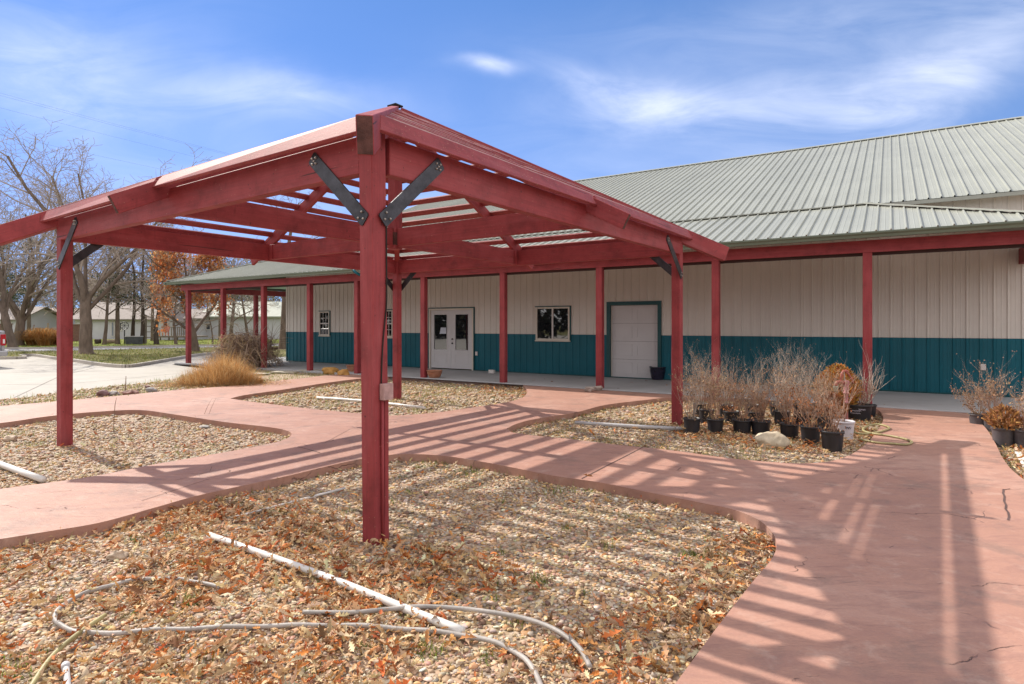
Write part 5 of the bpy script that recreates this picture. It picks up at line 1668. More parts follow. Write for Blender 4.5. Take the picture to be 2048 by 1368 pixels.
for i in range(7500):
    a = rr_.uniform(0, 6.28); q = rr_.random() ** 0.75
    off = Vector((math.cos(a) * q * 1.05, math.sin(a) * q * 0.62, 0))
    crest = 0.85 + 0.35 * noise.noise(Vector((off.x * 2.2, off.y * 2.2, 3.0)))
    L = (0.95 * (1 - 0.72 * q * q) * crest) * rr_.uniform(0.45, 1.1)
    d = Vector((off.x * 0.55 + rr_.gauss(0, .30), off.y * 0.5 + rr_.gauss(0, .28), 1.0)).normalized()
    straw(c + off, d, L, 0.0042 * rr_.uniform(0.7, 1.5), rr_.uniform(0.0, 0.22), jit(rr_.choice(SG), rr_, 0.25))
for i in range(4200):      # the old flattened straw lying round its foot
    a = rr_.uniform(0, 6.28); q = math.sqrt(rr_.random())
    off = Vector((math.cos(a) * q * 1.75 + 0.15, math.sin(a) * q * 0.85 - 0.1, rr_.random() * 0.16 * (1 - q)))
    an = rr_.uniform(0, 6.28)
    straw(c + off, Vector((math.cos(an), math.sin(an), rr_.uniform(0.05, 0.7))).normalized(), rr_.uniform(0.12, 0.38), 0.005, rr_.uniform(0.05, 0.35), jit(rr_.choice(SG + [(0.30, 0.18, 0.09), (0.52, 0.42, 0.27)]), rr_, 0.3), 3)
tag(m.build('ornamental_grass', M_STRAW, base=c), 'feathery mound of dry orange ornamental grass by the car park edge', 'ornamental grass')
for i, (px, py, D_, s, lb) in enumerate(((66, 688, 44, 1.0, 'first clump of tall orange grass between the two left tree trunks and the red post'), (88, 688, 43.5, 1.15, 'middle clump of tall orange grass across the street'), (110, 687, 45, 1.0, 'clump of tall orange grass across the street nearest the red post'), (14, 687, 46, 0.8, 'clump of orange grass behind the pickup tailgate'))):
    grass_clump(lb, AT(px, D_, 0), 700, 1.0 * s, 1.55 * s, 0.022, [(0.52, 0.27, 0.09), (0.48, 0.22, 0.07), (0.52, 0.34, 0.15)], 20 + i)
c = G(466, 741, -0.06) + Vector((0, 0.9, 0))
m = MB(); rr_ = random.Random(77)
VC = [(0.32, 0.22, 0.17), (0.40, 0.30, 0.235), (0.22, 0.145, 0.11), (0.48, 0.36, 0.23)]
for i in range(900):       # canes arching up out of the middle and down to the ground
    a = rr_.uniform(0, 6.28); p0 = c + Vector((rr_.gauss(0, .30), rr_.gauss(0, .25), 0))
    R_ = 1.55 * rr_.uniform(0.35, 1.0); H_ = 1.85 * rr_.uniform(0.45, 1.0) * (1.0 if rr_.random() < 0.7 else 0.6)
    end = c + Vector((math.cos(a) * R_, math.sin(a) * R_ * 0.8, 0))
    top = p0.lerp(end, rr_.uniform(0.25, 0.6)) + UP * H_ * 1.35
    tmax = rr_.uniform(0.55, 1.0); pts = []
    wob = Vector((rr_.gauss(0, .12), rr_.gauss(0, .12), rr_.gauss(0, .08)))
    for k in range(8):
        t = tmax * k / 7
        p = p0 * (1 - t) ** 2 + top * 2 * t * (1 - t) + end * t * t + wob * math.sin(t * 7 + i) * t
        p.z = max(p.z, c.z + 0.02); pts.append(p)
    tan = 0.25 + 0.45 * max(0.0, min(1.0, (c.x + 0.5 - end.x) / 1.4))
    m.tube(pts, [0.010, 0.010, 0.009, 0.009, 0.008, 0.007, 0.006, 0.004], 3, False, jit((0.52, 0.38, 0.22) if rr_.random() < tan * 0.8 else rr_.choice(VC[:3]), rr_, 0.25))
for i in range(800):       # short broken bits caught between them
    a = rr_.uniform(0, 6.28); u_ = rr_.random() ** 0.55
    p = c + Vector((math.cos(a) * 1.3 * u_, math.sin(a) * 1.0 * u_, 1.45 * math.sqrt(max(0.0, 1 - u_ ** 2)) * rr_.uniform(0.3, 1.0)))
    d = Vector((rr_.gauss(0, 1), rr_.gauss(0, 1), rr_.gauss(0, .8))).normalized(); pts = [p]
    for k in range(3):
        d = (d + Vector((rr_.gauss(0, .4), rr_.gauss(0, .4), rr_.gauss(0, .4)))).normalized(); p = p + d * rr_.uniform(0.06, 0.16); p.z = max(p.z, c.z + 0.02); pts.append(p)
    m.tube(pts, [0.008, 0.007, 0.006, 0.004], 3, False, jit(rr_.choice(VC), rr_, 0.25))
for i in range(26):
    a = rr_.uniform(0, 6.28); p = c + Vector((math.cos(a) * 0.5 + 0.4, math.sin(a) * 0.4, 0.7))
    d = Vector((rr_.uniform(-0.6, 1), rr_.uniform(-0.5, 0.5), 1)).normalized(); pts = [p]
    for k in range(4):
        d = (d + Vector((rr_.gauss(0, .3), rr_.gauss(0, .3), rr_.gauss(0, .25)))).normalized(); p = p + d * 0.28; pts.append(p)
    m.tube(pts, [0.010, 0.008, 0.007, 0.006, 0.004], 3, False, jit((0.40, 0.33, 0.27), rr_))
tag(m.build('vine_bush', M_TWIG, base=c), 'big tangled heap of bare brown vines around the porch corner posts', 'vine bush')
# ------------------------------------------------------------------ trees, houses and yard things beyond the street
M_BARK = mat('grey_brown_bark', (0.165, 0.125, 0.10), 0.9, 0.35, 5, 0.9, 25, 0.15, 0, (1, 1, 0.35))
M_BARKD = mat('dark_bark', (0.085, 0.065, 0.055), 0.9, 0.35, 5, 0.9, 25, 0.15, 0, (1, 1, 0.35))
M_TTW = mat_attr('tree_twigs', 0.85, 0.2, 5, 0.15)
M_OAKL = mat_attr('orange_oak_leaves', 0.7, 0.1, 4, 0.2, 0.45)
M_NEED = mat_attr('evergreen_needles', 0.8, 0.15, 4, 0.15, 0.25)
TC = [(0.20, 0.155, 0.13), (0.26, 0.21, 0.175), (0.32, 0.265, 0.225), (0.38, 0.32, 0.275)]
def branch(mt, mw, tips, r, p, d, L, rad, lvl, P_):
    seg = (6, 5, 4, 3, 2)[min(lvl, 4)]
    pts, rr_ = [p.copy()], [rad]
    wig = P_['wig'][min(lvl, len(P_['wig']) - 1)]
    taper = P_.get('taper', 0.72) if lvl == 0 else 0.62
    for i in range(seg):
        d = d + Vector((r.gauss(0, wig), r.gauss(0, wig), r.gauss(0, wig) + P_['up'][min(lvl, len(P_['up']) - 1)]))
        d.normalize()
        p = p + d * (L / seg)
        pts.append(p.copy()); rr_.append(max(P_['rmin'], rad * (1 - taper * (i + 1) / seg)))
    if lvl == 0 and P_.get('flare'):
        rr_[0] *= P_['flare']; pts.insert(1, pts[0].lerp(pts[1], 0.25)); rr_.insert(1, rad * 1.08); seg += 1
    (mt if lvl <= P_['trunk_lvl'] else mw).tube(pts, rr_, (12, 7, 5, 3, 3)[min(lvl, 4)], False, None if lvl <= P_['trunk_lvl'] else jit(TC[min(lvl, 3)], r, 0.22))
    if lvl >= P_['levels']:
        tips.append((pts[-1], d)); return
    if lvl >= P_['levels'] - 1: tips.append((pts[len(pts) // 2], d))
    n = r.randint(*P_['n'][lvl])
    for k in range(n):
        f_ = P_['from'][min(lvl, len(P_['from']) - 1)]
        t = f_ + (1 - f_) * ((k + r.random()) / n)
        i = min(seg - 1, int(t * seg)); q = pts[i].lerp(pts[i + 1], t * seg - i)
        ax = d.orthogonal().normalized()
        ax.rotate(Matrix.Rotation(k * 2.4 + r.uniform(-0.5, 0.5), 3, d))
        sp = P_['spread'][min(lvl, len(P_['spread']) - 1)] * r.uniform(0.75, 1.25)
        dd = (pts[i + 1] - pts[i]).normalized() * math.cos(sp) + ax * math.sin(sp)
        branch(mt, mw, tips, r, q, dd.normalized(), L * P_['ratio'][min(lvl, len(P_['ratio']) - 1)] * r.uniform(0.75, 1.2) * (1.15 - 0.4 * t), max(P_['rmin'], rr_[min(i + 1, len(rr_) - 1)] * r.uniform(0.45, 0.68)), lvl + 1, P_)
def bare(label, base, seed, L=4.5, rad=0.3, d=Vector((0, 0, 1)), levels=4, n=((4, 5), (5, 7), (5, 6), (4, 5)), spread=(0.55, 0.65, 0.7, 0.8), ratio=(0.85, 0.62, 0.55, 0.5), up=(0.02, 0.06, 0.03, -0.02), wig=(0.07, 0.13, 0.18, 0.25), from_=(0.62, 0.25, 0.2, 0.2), rmin=0.008, group='bare trees beyond the car park', bark=None, name='bare_tree', flare=1.45, leaves=None, trunk_lvl=1, cat='tree', taper=0.72):
    r = random.Random(seed)
    t = thing(name, label, cat, base, group)
    mt, mw, tips = MB(), MB(), []
    branch(mt, mw, tips, r, Vector(base) - UP * 0.05, d.normalized(), L, rad, 0, dict(levels=levels, n=n, spread=spread, ratio=ratio, up=up, wig=wig, rmin=rmin, trunk_lvl=trunk_lvl, flare=flare, taper=taper, **{'from': from_}))
    mt.build('trunk', bark or M_BARK, t, smooth=True)
    if mw.v: mw.build('twigs', M_TTW, t)
    if leaves:
        cols, nl, size, mt_, nm, keep = leaves
        tp = [q for q in tips if keep(q[0])]
        sc = Scatter(); pos = []
        if tp:
            for _ in range(nl):
                q = tp[r.randrange(len(tp))][0]
                pos.append(tuple(q + Vector((r.gauss(0, .16), r.gauss(0, .16), r.gauss(-.05, .14)))))
            pos = np.array(pos); n_ = len(pos)
            s = RNG.uniform(size * 0.6, size * 1.3, n_)
            sc.add(QUAD[0], QUAD[1], pos, rotz(RNG.uniform(0, 6.28, n_)) @ rotx(RNG.uniform(-1.6, 1.6, n_)), np.stack([s * 0.7, s, s], -1), pal(cols, n_, 0.22))
            sc.build(nm, mt_, t)
    return t
# the big maple on the verge
bare('big bare tree with a thick forking trunk on the grass verge', AT(172, 31.0, 0.0), 12, 3.2, 0.31, Vector((0.07, 0, 1)), levels=4, taper=0.25, n=((7, 8), (9, 10), (6, 7), (5, 6)), spread=(0.52, 0.60, 0.7, 0.8), ratio=(2.75, 0.45, 0.5, 0.5), up=(0.0, 0.07, 0.02, -0.03), from_=(0.72, 0.2, 0.15, 0.2), rmin=0.009, flare=1.6)
bare('front one of two thick trunked bare trees at the far left across the street', AT(25, 40.5, 0.0), 5, 3.2, 0.26, Vector((0.02, 0, 1)), taper=0.3, n=((6, 6), (8, 9), (6, 6), (4, 5)), ratio=(2.8, 0.55, 0.5, 0.5), from_=(0.7, 0.2, 0.15, 0.2), rmin=0.011)
bare('rear forked one of two thick trunked bare trees at the far left across the street', AT(38, 43.5, 0.0), 9, 2.6, 0.34, Vector((-0.02, 0, 1)), taper=0.3, n=((6, 6), (8, 9), (6, 6), (4, 5)), spread=(0.5, 0.6, 0.7, 0.8), ratio=(3.6, 0.55, 0.5, 0.5), from_=(0.6, 0.2, 0.15, 0.2), rmin=0.011)
sp_ = dict(n=((8, 10), (4, 6), (4, 5), (3, 4)), spread=(0.95, 0.75, 0.8, 0.8), ratio=(0.36, 0.55, 0.55, 0.5), from_=(0.35, 0.25, 0.2, 0.2), up=(0.03, 0.0, -0.02, -0.04), levels=4, rmin=0.011, flare=1.25)
def slim(label, px, D_, L, rad, seed, d=Vector((0, 0, 1)), **kw):
    q = dict(sp_); q.update(kw)
    return bare(label, AT(px, D_, 0.0), seed, L, rad, d, **q)
slim('slim bare tree first right of the big forking tree across the street', 208, 45.5, 7.6, 0.13, 21)
slim('thin dark trunked tree behind the stock tank, left of the leaning one', 265, 48.5, 8.5, 0.15, 22, Vector((0.01, 0, 1)), bark=M_BARKD)
slim('dark trunked tree behind the stock tank, leaning, right of the thin one', 284, 47.5, 8.8, 0.16, 23, Vector((-0.05, 0, 1)), bark=M_BARKD)
slim('dark tree leaning over the garden arbor across the street', 313, 46.0, 8.0, 0.17, 24, Vector((0.06, 0, 1)), bark=M_BARKD)
slim('small bare tree on the green lawn right of the deck', 352, 46.5, 5.0, 0.12, 25, Vector((-0.06, 0, 1)))
slim('bare tree seen between the first two porch posts', 463, 50, 7.0, 0.17, 26)
slim('thin leaning bare tree between the second and third porch posts', 499, 52, 6.5, 0.13, 27, Vector((-0.12, 0, 1)))
slim('thick trunked bare tree just left of the building corner', 567, 38, 8.5, 0.27, 28, rmin=0.010)
slim('thin young bare tree left of the second porch post', 426, 48, 4.5, 0.06, 29)
# orange oak
ob = AT(391, 34.0, 0.0)
bare('oak still holding orange brown leaves behind the porch corner post', ob, 33, 6.2, 0.21, Vector((-0.03, 0, 1)), n=((9, 10), (5, 6), (4, 5), (3, 4)), spread=(0.9, 0.7, 0.7, 0.8), ratio=(0.46, 0.58, 0.55, 0.5), from_=(0.22, 0.25, 0.2, 0.2), rmin=0.010, flare=1.3, name='oak_tree',
     leaves=([(0.56, 0.21, 0.07), (0.58, 0.27, 0.11), (0.46, 0.16, 0.07), (0.60, 0.38, 0.22)], 7500, 0.12, M_OAKL, 'leaves', lambda p: noise.noise(p * 0.75) > -0.08 and p.z < 5.9 and -0.600 < p.x / p.y < -0.475), group='trees beyond the car park')
# evergreens
def pine(label, px, D_, h, r_, seed, z0=2.4, n=2600, trunk=0.16, name='evergreen_tree', sparse=0.0):
    base = AT(px, D_, 0.0); b = Vector(base); r = random.Random(seed)
    t = thing(name, label, 'tree', base, 'evergreens across the street')
    m = MB()
    m.tube([b - UP * 0.05, b + UP * 0.3, b + UP * h * 0.5, b + UP * h], [trunk * 1.25, trunk, trunk * 0.7, 0.02], 10, False)
    cl = []
    for i in range(46):
        zf = (i + r.random()) / 46
        z = z0 + (h - z0) * zf
        a = i * 2.4 + r.uniform(-0.4, 0.4)
        L = r_ * (1 - zf * 0.75) * r.uniform(0.6, 1.1)
        e = b + Vector((math.cos(a) * L, math.sin(a) * L, z + L * 0.15))
        m.tube([b + UP * z, (b + UP * z).lerp(e, 0.6) + UP * 0.05, e], [0.04, 0.025, 0.01], 4, False)
        if r.random() > sparse:
            for k in range(4): cl.append((b + UP * z).lerp(e, 0.45 + 0.2 * k) + Vector((r.gauss(0, .12), r.gauss(0, .12), r.gauss(0, .08))))
    m.build('trunk', M_BARK, t, smooth=True)
    sc = Scatter()
    pos = np.array([tuple(cl[r.randrange(len(cl))] + Vector((r.gauss(0, .22), r.gauss(0, .22), r.gauss(0, .15)))) for _ in range(n)])
    s = RNG.uniform(0.09, 0.2, n)
    sc.add(QUAD[0], QUAD[1], pos, rotz(RNG.uniform(0, 6.28, n)) @ rotx(RNG.uniform(-1.2, 1.2, n)), np.stack([s * 0.35, s, s], -1), pal([(0.045, 0.075, 0.035), (0.06, 0.095, 0.045), (0.035, 0.055, 0.03), (0.09, 0.11, 0.06)], n, 0.25))
    sc.build('needles', M_NEED, t)
    return t
pine('evergreen with a bare lower trunk left of the stock tank', 235, 46.5, 8.0, 1.7, 41, 3.0, 2600, 0.17, sparse=0.35)
pine('dark evergreen standing behind the two thick trunks at the far left', 58, 52, 9.0, 2.2, 42, 3.0, 3000, sparse=0.3)
pine('dark evergreen cut by the left edge of the picture', 6, 50, 8.6, 2.0, 43, 2.8, 3000, sparse=0.3)
pine('evergreen with dark foliage behind the orange oak', 440, 58, 9.0, 2.2, 44, 3.2, 3000, sparse=0.25)
pine('tall evergreen far behind the porch roof corner', 520, 70, 11.0, 2.6, 45, 3.0, 2600, sparse=0.25)
pine('dark evergreen behind the arbor', 305, 56, 8.5, 2.0, 46, 3.0, 2400, sparse=0.35)
# distant row of bare trees behind the houses
far = []
for k in range(3):
    far.append(bare('pale bare tree of the distant row behind the houses', AT(0, 95, 0), 60 + k, 5.5, 0.26, levels=4, n=((5, 6), (5, 7), (5, 6), (4, 5)), ratio=(0.95, 0.6, 0.55, 0.5), from_=(0.3, 0.2, 0.15, 0.2), rmin=0.030, group='distant bare trees behind the houses', flare=1.2))
rr_ = random.Random(8)
spots = [(-60, 78), (5, 80), (48, 90), (95, 90), (135, 74), (178, 76), (205, 86), (245, 75), (280, 82), (318, 76), (350, 84), (392, 76), (425, 84), (462, 75), (500, 84), (540, 76), (585, 88)]
where = ['beyond the left picture edge', 'above the pickup', 'over the left end of the brick wall', 'over the far left house roof', 'behind the left red post', 'behind the big forking tree', 'over the left end of the white shed house', 'over the middle of the white shed house', 'behind the garden arbor', 'over the gabled wing with the window', 'over the deck', 'behind the orange oak', 'right of the orange oak', 'over the left half of the long white house', 'over the middle of the long white house', 'over the right end of the long white house', 'behind the building corner']
for i, (px, D_) in enumerate(spots):
    o = far[i] if i < 3 else copy_tree(far[i % 3])
    o.location = AT(px, D_, 0); o.rotation_euler = (0, 0, rr_.uniform(0, 6.28)); s = rr_.uniform(0.85, 1.2); o.scale = (s * 1.1, s * 1.1, s)
    o['label'] = 'pale distant bare tree ' + where[i]
bare('bare tree whose top twigs rise behind the main roof ridge', AT(1878, 47, 0), 71, 9.6, 0.3, levels=4, n=((5, 6), (5, 6), (4, 5), (3, 4)), spread=(0.35, 0.45, 0.5, 0.6), ratio=(0.80, 0.6, 0.55, 0.5), up=(0.02, 0.12, 0.08, 0.05), from_=(0.5, 0.2, 0.2, 0.2), rmin=0.012, group=None)
# trees on the far side of the car park behind the viewer: they show in the window glass
def backtrees():
    sc = Scatter(); pos = []
    r = random.Random(5)
    for i in range(20000):
        u = r.uniform(-30, 80); z = abs(r.gauss(0, 4.0)); v = -24 + r.gauss(0, 1.6)
        if noise.noise(Vector((u * 0.16, z * 0.14, 0))) > -0.18 + (z - 6) * -0.03 - 0.2: 
            p = W(u, v, z); pos.append(tuple(p))
    pos = np.array(pos); n = len(pos); s = RNG.uniform(0.4, 0.9, n)
    sc.add(QUAD[0], QUAD[1], pos, rotz(RNG.uniform(0, 6.28, n)) @ rotx(RNG.uniform(-1.2, 1.2, n)), np.stack([s * 0.7, s, s], -1), pal([(0.05, 0.06, 0.035), (0.08, 0.07, 0.045), (0.035, 0.045, 0.03)], n, 0.25))
    o = sc.build('treeline', M_NEED)
    tag(o, 'dark line of trees across the car park that the windows mirror', 'trees', kind='stuff')
backtrees()
# ---- houses
M_SHIN = mat('brown_grey_shingles', (0.25, 0.215, 0.20), 0.85, 0.15, 3)
M_SHIN2 = mat('tan_shingles', (0.36, 0.29, 0.25), 0.85, 0.15, 3)
M_SHIN3 = mat('pale_green_shingles', (0.35, 0.37, 0.32), 0.7, 0.1, 3)
M_HWALL = mat('white_house_siding', (0.52, 0.515, 0.56), 0.6, 0.06, 1)
M_HDARK = mat('house_window_glass', (0.05, 0.055, 0.07), 0.1, 0.2, 3, 0, 0, 0.7)
def gable(m, x0, x1, y0, y1, z0, z1, axis, over=0.4, t=0.12):
    """pitched roof: ridge along axis"""
    if axis == 'x':
        yc = (y0 + y1) / 2
        for s, ya in ((1, y0 - over), (-1, y1 + over)):
            zz = z0 - over * (z1 - z0) / ((y1 - y0) / 2)
            a, b_, c, d = Vector((x0 - over, ya, zz)), Vector((x1 + over, ya, zz)), Vector((x1 + over, yc, z1)), Vector((x0 - over, yc, z1))
            q = [a, b_, c, d] if s > 0 else [b_, a, d, c]
            m.hexa(q + [p + UP * t for p in q])
    else:
        xc = (x0 + x1) / 2
        for s, xa in ((1, x0 - over), (-1, x1 + over)):
            zz = z0 - over * (z1 - z0) / ((x1 - x0) / 2)
            a, b_, c, d = Vector((xa, y1 + over, zz)), Vector((xa, y0 - over, zz)), Vector((xc, y0 - over, z1)), Vector((xc, y1 + over, z1))
            q = [a, b_, c, d] if s > 0 else [b_, a, d, c]
            m.hexa(q + [p + UP * t for p in q])
def house_wall(m, x0, x1, y0, y1, z0, z1, axis=None, zr=None):
    m.xb(x0, x1, y0, y1, z0, z1)
    if axis == 'y':
        xc = (x0 + x1) / 2
        for y in (y0, y1):
            m.add([(x0, y, z1), (x1, y, z1), (xc, y, zr)], [(0, 1, 2)])
    elif axis == 'x':
        yc = (y0 + y1) / 2
        for x in (x0, x1):
            m.add([(x, y0, z1), (x, y1, z1), (x, yc, zr)], [(0, 1, 2)])
def X(px, D_): return (px - 1024) * D_ / F
def Z(py, D_): return CAMZ - (py - HOR) * D_ / F
def hwin(par, px0, px1, py0, py1, D_, name='window', mt_=None):
    m = MB(); y = D_
    m.xb(X(px0, D_), X(px1, D_), y - 0.06, y - 0.01, Z(py1, D_), Z(py0, D_))
    w = m.build(name, M_WHITE, par)
    m = MB(); i_ = 0.08
    m.xb(X(px0, D_) + i_, X(px1, D_) - i_, y - 0.075, y - 0.062, Z(py1, D_) + i_, Z(py0, D_) - i_)
    m.build('pane', mt_ or M_HDARK, w)
D_ = 64.0
h1 = thing('house', 'white ranch house with brown grey roof and a gabled wing across the street', 'house', (X(250, D_), D_, -0.1))
m = MB(); house_wall(m, X(150, D_), X(314, D_), D_, D_ + 8, -0.1, Z(637, D_), 'x', Z(615, D_) + 0.5); m.build('wall', M_HWALL, h1)
m = MB(); gable(m, X(148, D_), X(316, D_), D_, D_ + 8, Z(637, D_), Z(613, D_) + 0.5, 'x'); m.build('roof', M_SHIN, h1)
m = MB(); house_wall(m, X(317, 60), X(346, 60), 60, 66, -0.1, Z(638, 60), 'y', Z(622, 60)); m.build('wing', M_HWALL, h1)
m = MB(); gable(m, X(317, 60), X(346, 60), 60, 66, Z(638, 60), Z(621, 60), 'y', 0.3); m.build('wing_roof', M_SHIN, h1)
m = MB(); house_wall(m, X(347, 62), X(402, 62), 62, 68, -0.1, Z(637, 62)); m.build('wing', M_HWALL, h1)
m = MB(); gable(m, X(345, 62), X(405, 62), 62, 68, Z(637, 62), Z(618, 62), 'x', 0.3); m.build('wing_roof', M_SHIN, h1)
hwin(h1, 326.5, 337, 635.5, 654, 60); hwin(h1, 356, 370, 646, 658, 62); hwin(h1, 222.5, 229.5, 643, 673, D_, 'door', mat('grey_blue_door', (0.22, 0.24, 0.30), 0.5)); hwin(h1, 239.5, 244, 644, 662, D_)
D_ = 63.0
h2 = thing('house', 'long low white house with a pale green roof seen between the porch posts', 'house', (X(490, D_), D_, -0.1))
m = MB(); house_wall(m, X(404, D_), X(600, D_), D_, D_ + 8, -0.1, Z(632, D_), 'x', Z(612, D_) + 0.4); m.build('wall', M_HWALL, h2)
m = MB(); gable(m, X(402, D_), X(602, D_), D_, D_ + 8, Z(632, D_), Z(610, D_) + 0.4, 'x'); m.build('roof', M_SHIN3, h2)
hwin(h2, 412, 422, 646, 660, D_)
D_ = 80.0
h3 = thing('house', 'far white house with a tan roof behind the orange grass at the left', 'house', (X(85, D_), D_, -0.1))
m = MB(); house_wall(m, X(48, D_), X(125, D_), D_, D_ + 7, -0.1, Z(640, D_), 'x', Z(624, D_) + 0.4); m.build('wall', M_HWALL, h3)
m = MB(); gable(m, X(46, D_), X(127, D_), D_, D_ + 7, Z(640, D_), Z(622, D_) + 0.4, 'x'); m.build('roof', M_SHIN2, h3)
D_ = 70.0
h4 = thing('house', 'low far house with dark windows at the left picture edge', 'house', (X(-20, D_), D_, -0.1))
m = MB(); house_wall(m, X(-90, D_), X(38, D_), D_, D_ + 7, -0.1, Z(638, D_), 'x', Z(622, D_) + 0.4); m.build('wall', M_HWALL, h4)
m = MB(); gable(m, X(-92, D_), X(40, D_), D_, D_ + 7, Z(638, D_), Z(620, D_) + 0.4, 'x'); m.build('roof', M_SHIN, h4)
hwin(h4, 2, 8, 642, 649, D_); hwin(h4, 18, 24, 642, 649, D_)
M_BRK = mat('red_brown_brick', (0.22, 0.12, 0.10), 0.85, 0.2, 6)
m = MB(); m.xb(X(-60, 52), X(20, 52), 52, 52.25, -0.1, Z(649, 52)); m.xb(X(-60, 52) - 0.05, X(20, 52) + 0.05, 51.95, 52.3, Z(649, 52) + 0.001, Z(649, 52) + 0.08)
tag(m.build('garden_wall', M_BRK, base=(X(-20, 52), 52, -0.1)), 'low brown brick wall behind the pickup across the street', 'wall')
m = MB(); m.xb(X(122, 55), X(158, 55), 55, 55.2, -0.1, Z(650, 55)); m.xb(X(122, 55) - 0.05, X(158, 55) + 0.05, 54.95, 55.25, Z(650, 55) + 0.001, Z(650, 55) + 0.07)
tag(m.build('garden_wall', M_BRK, base=(X(140, 55), 55, -0.1)), 'brown brick wall between the red post and the big forking tree', 'wall')
# ---- yard things
M_TANK = mat('dark_tank_steel', (0.09, 0.095, 0.11), 0.5, 0.4, 4, 0.2, 20, 0.4, 0.3)
tb = AT(268, 46.5, 0.0)
tank = thing('stock_tank', 'dark oval stock tank with a pale rim on the lawn across the street', 'stock tank', tb)
L_ = 16.5 * 46.5 / F
def oval(k, z):
    return [tb + Vector((math.copysign(L_ - 0.30, math.cos(a)) * 1 + math.cos(a) * 0.30 * k, math.sin(a) * 0.30 * k, z)) for a in [2 * math.pi * i / 24 + 0.001 for i in range(24)]]
m = MB()
rings = [oval(0.92, 0.0), oval(1.0, 0.55), oval(1.0, 0.60), oval(0.93, 0.60), oval(0.93, 0.40)]
vs = [p for q in rings for p in q]; fs = []
for i in range(4):
    for k in range(24): fs.append((i * 24 + k, i * 24 + (k + 1) % 24, (i + 1) * 24 + (k + 1) % 24, (i + 1) * 24 + k))
fs.append(tuple(range(96, 120)))
m.add(vs, fs); m.build('tank_body', M_TANK, tank)
m = MB(); q = oval(1.02, 0.61); m.tube(q + [q[0]], 0.03, 6); m.build('rim', M_PVCG, tank)
M_LOG = mat('cut_log', (0.32, 0.24, 0.18), 0.85, 0.3, 5, 0.5, 20)
for lb, a, b_, r_, D2_ in (('longer pale cut log lying on the lawn left of the stock tank', 212, 233, 0.17, 47), ('short dark log lying left of the longer pale log', 191, 201, 0.19, 47)):
    m = MB(); p0, p1 = AT(a, D2_, r_), AT(b_, D2_ + 0.3, r_ + 0.04); m.tube([p0, p0.lerp(p1, .5), p1], [r_, r_ * 0.95, r_ * 0.9], 12)
    tag(m.build('log', M_LOG if r_ < 0.18 else M_BARKD, base=(p0.x, p0.y, 0)), lb, 'log')
M_OLDW = mat('grey_weathered_wood', (0.22, 0.18, 0.15), 0.85, 0.25, 6)
ar = thing('garden_arbor', 'weathered wooden garden arbor with a slanted top across the street', 'arbor', AT(303, 48, 0))
for px, dy, h in ((290.5, 0, 2.3), (311, 0, 1.9), (292, 1.0, 2.3), (311.5, 1.0, 1.9)):
    m = MB(); b = AT(px, 48 + dy, 0); m.box(b + UP * h / 2, Vector((0.05, 0, 0)), Vector((0, 0.05, 0)), UP * h / 2); m.build('post', M_OLDW, ar)
m = MB()
for k in range(6):
    m.bar(AT(288.5, 47.8 + k * 0.28, 2.36), AT(313.5, 47.8 + k * 0.28, 1.84), 0.10, 0.04)
m.build('roof_slats', M_OLDW, ar)
m = MB()
for z in (0.5, 0.95, 1.4):
    m.bar(AT(291, 48, z), AT(310.5, 48, z), 0.03, 0.06)
m.build('rails', M_OLDW, ar)
wr = thing('metal_wheel', 'dark spoked iron wheel set upright beside the stock tank', 'wheel', AT(249, 47.2, 0))
c = AT(249, 47.2, 1.45); R_ = 0.31
m = MB(); m.tube([c + Vector((math.cos(a), 0, math.sin(a))) * R_ for a in [2 * math.pi * i / 24 for i in range(25)]], 0.025, 6); m.build('rim', M_STEEL, wr)
m = MB()
for i in range(4):
    a = math.pi * i / 4; v = Vector((math.cos(a), 0, math.sin(a))) * R_; m.tube([c - v, c + v], 0.012, 5)
m.build('spokes', M_STEEL, wr)
m = MB(); m.tube([AT(249, 47.2, 0), AT(249, 47.2, 1.14)], 0.04, 6); m.build('stand', M_STEEL, wr)
M_ORG = mat('orange_red_chair_paint', (0.50, 0.15, 0.08), 0.55, 0.15, 5)
ch = thing('garden_chair', 'orange slatted garden chair on the deck before the white wing', 'chair', AT(327, 57.5, 0.45))
y = 57.5; x0 = X(322, y); w = 0.62; z0 = 0.45
m = MB(); m.xb(x0, x0 + w, y - 0.3, y + 0.25, z0 + 0.36, z0 + 0.41); m.build('seat', M_ORG, ch)
m = MB()
for k in range(5):
    a = Vector((x0 + 0.06 + k * 0.125, y + 0.25, z0 + 0.40)); m.bar(a, a + Vector((0, 0.25, 0.62 - abs(k - 2) * 0.06)), 0.09, 0.02, up=Vector((0, -1, 0)))
m.build('backrest', M_ORG, ch)
for dx, dy in ((0.03, -0.26), (w - 0.03, -0.26), (0.03, 0.22), (w - 0.03, 0.22)):
    m = MB(); m.xb(x0 + dx - 0.03, x0 + dx + 0.03, y + dy - 0.03, y + dy + 0.03, z0, z0 + 0.36); m.build('leg', M_ORG, ch)
for dx in (-0.02, w - 0.06):
    m = MB(); m.xb(x0 + dx, x0 + dx + 0.08, y - 0.34, y + 0.3, z0 + 0.56, z0 + 0.585); m.xb(x0 + dx + 0.02, x0 + dx + 0.06, y - 0.3, y - 0.24, z0 + 0.411, z0 + 0.56); m.build('arm', M_ORG, ch)
dk_o = thing('deck', 'low wooden deck with a rail in front of the white house wing', 'deck', AT(350, 58, 0))
m = MB(); m.xb(X(314, 57), X(385, 57), 57, 60 - 0.1, 0.30, 0.45); m.build('floor', M_OLDW, dk_o)
m = MB(); 
for px in range(342, 386, 4): m.xb(X(px, 57), X(px, 57) + 0.06, 57.02, 57.08, 0.451, 1.25)
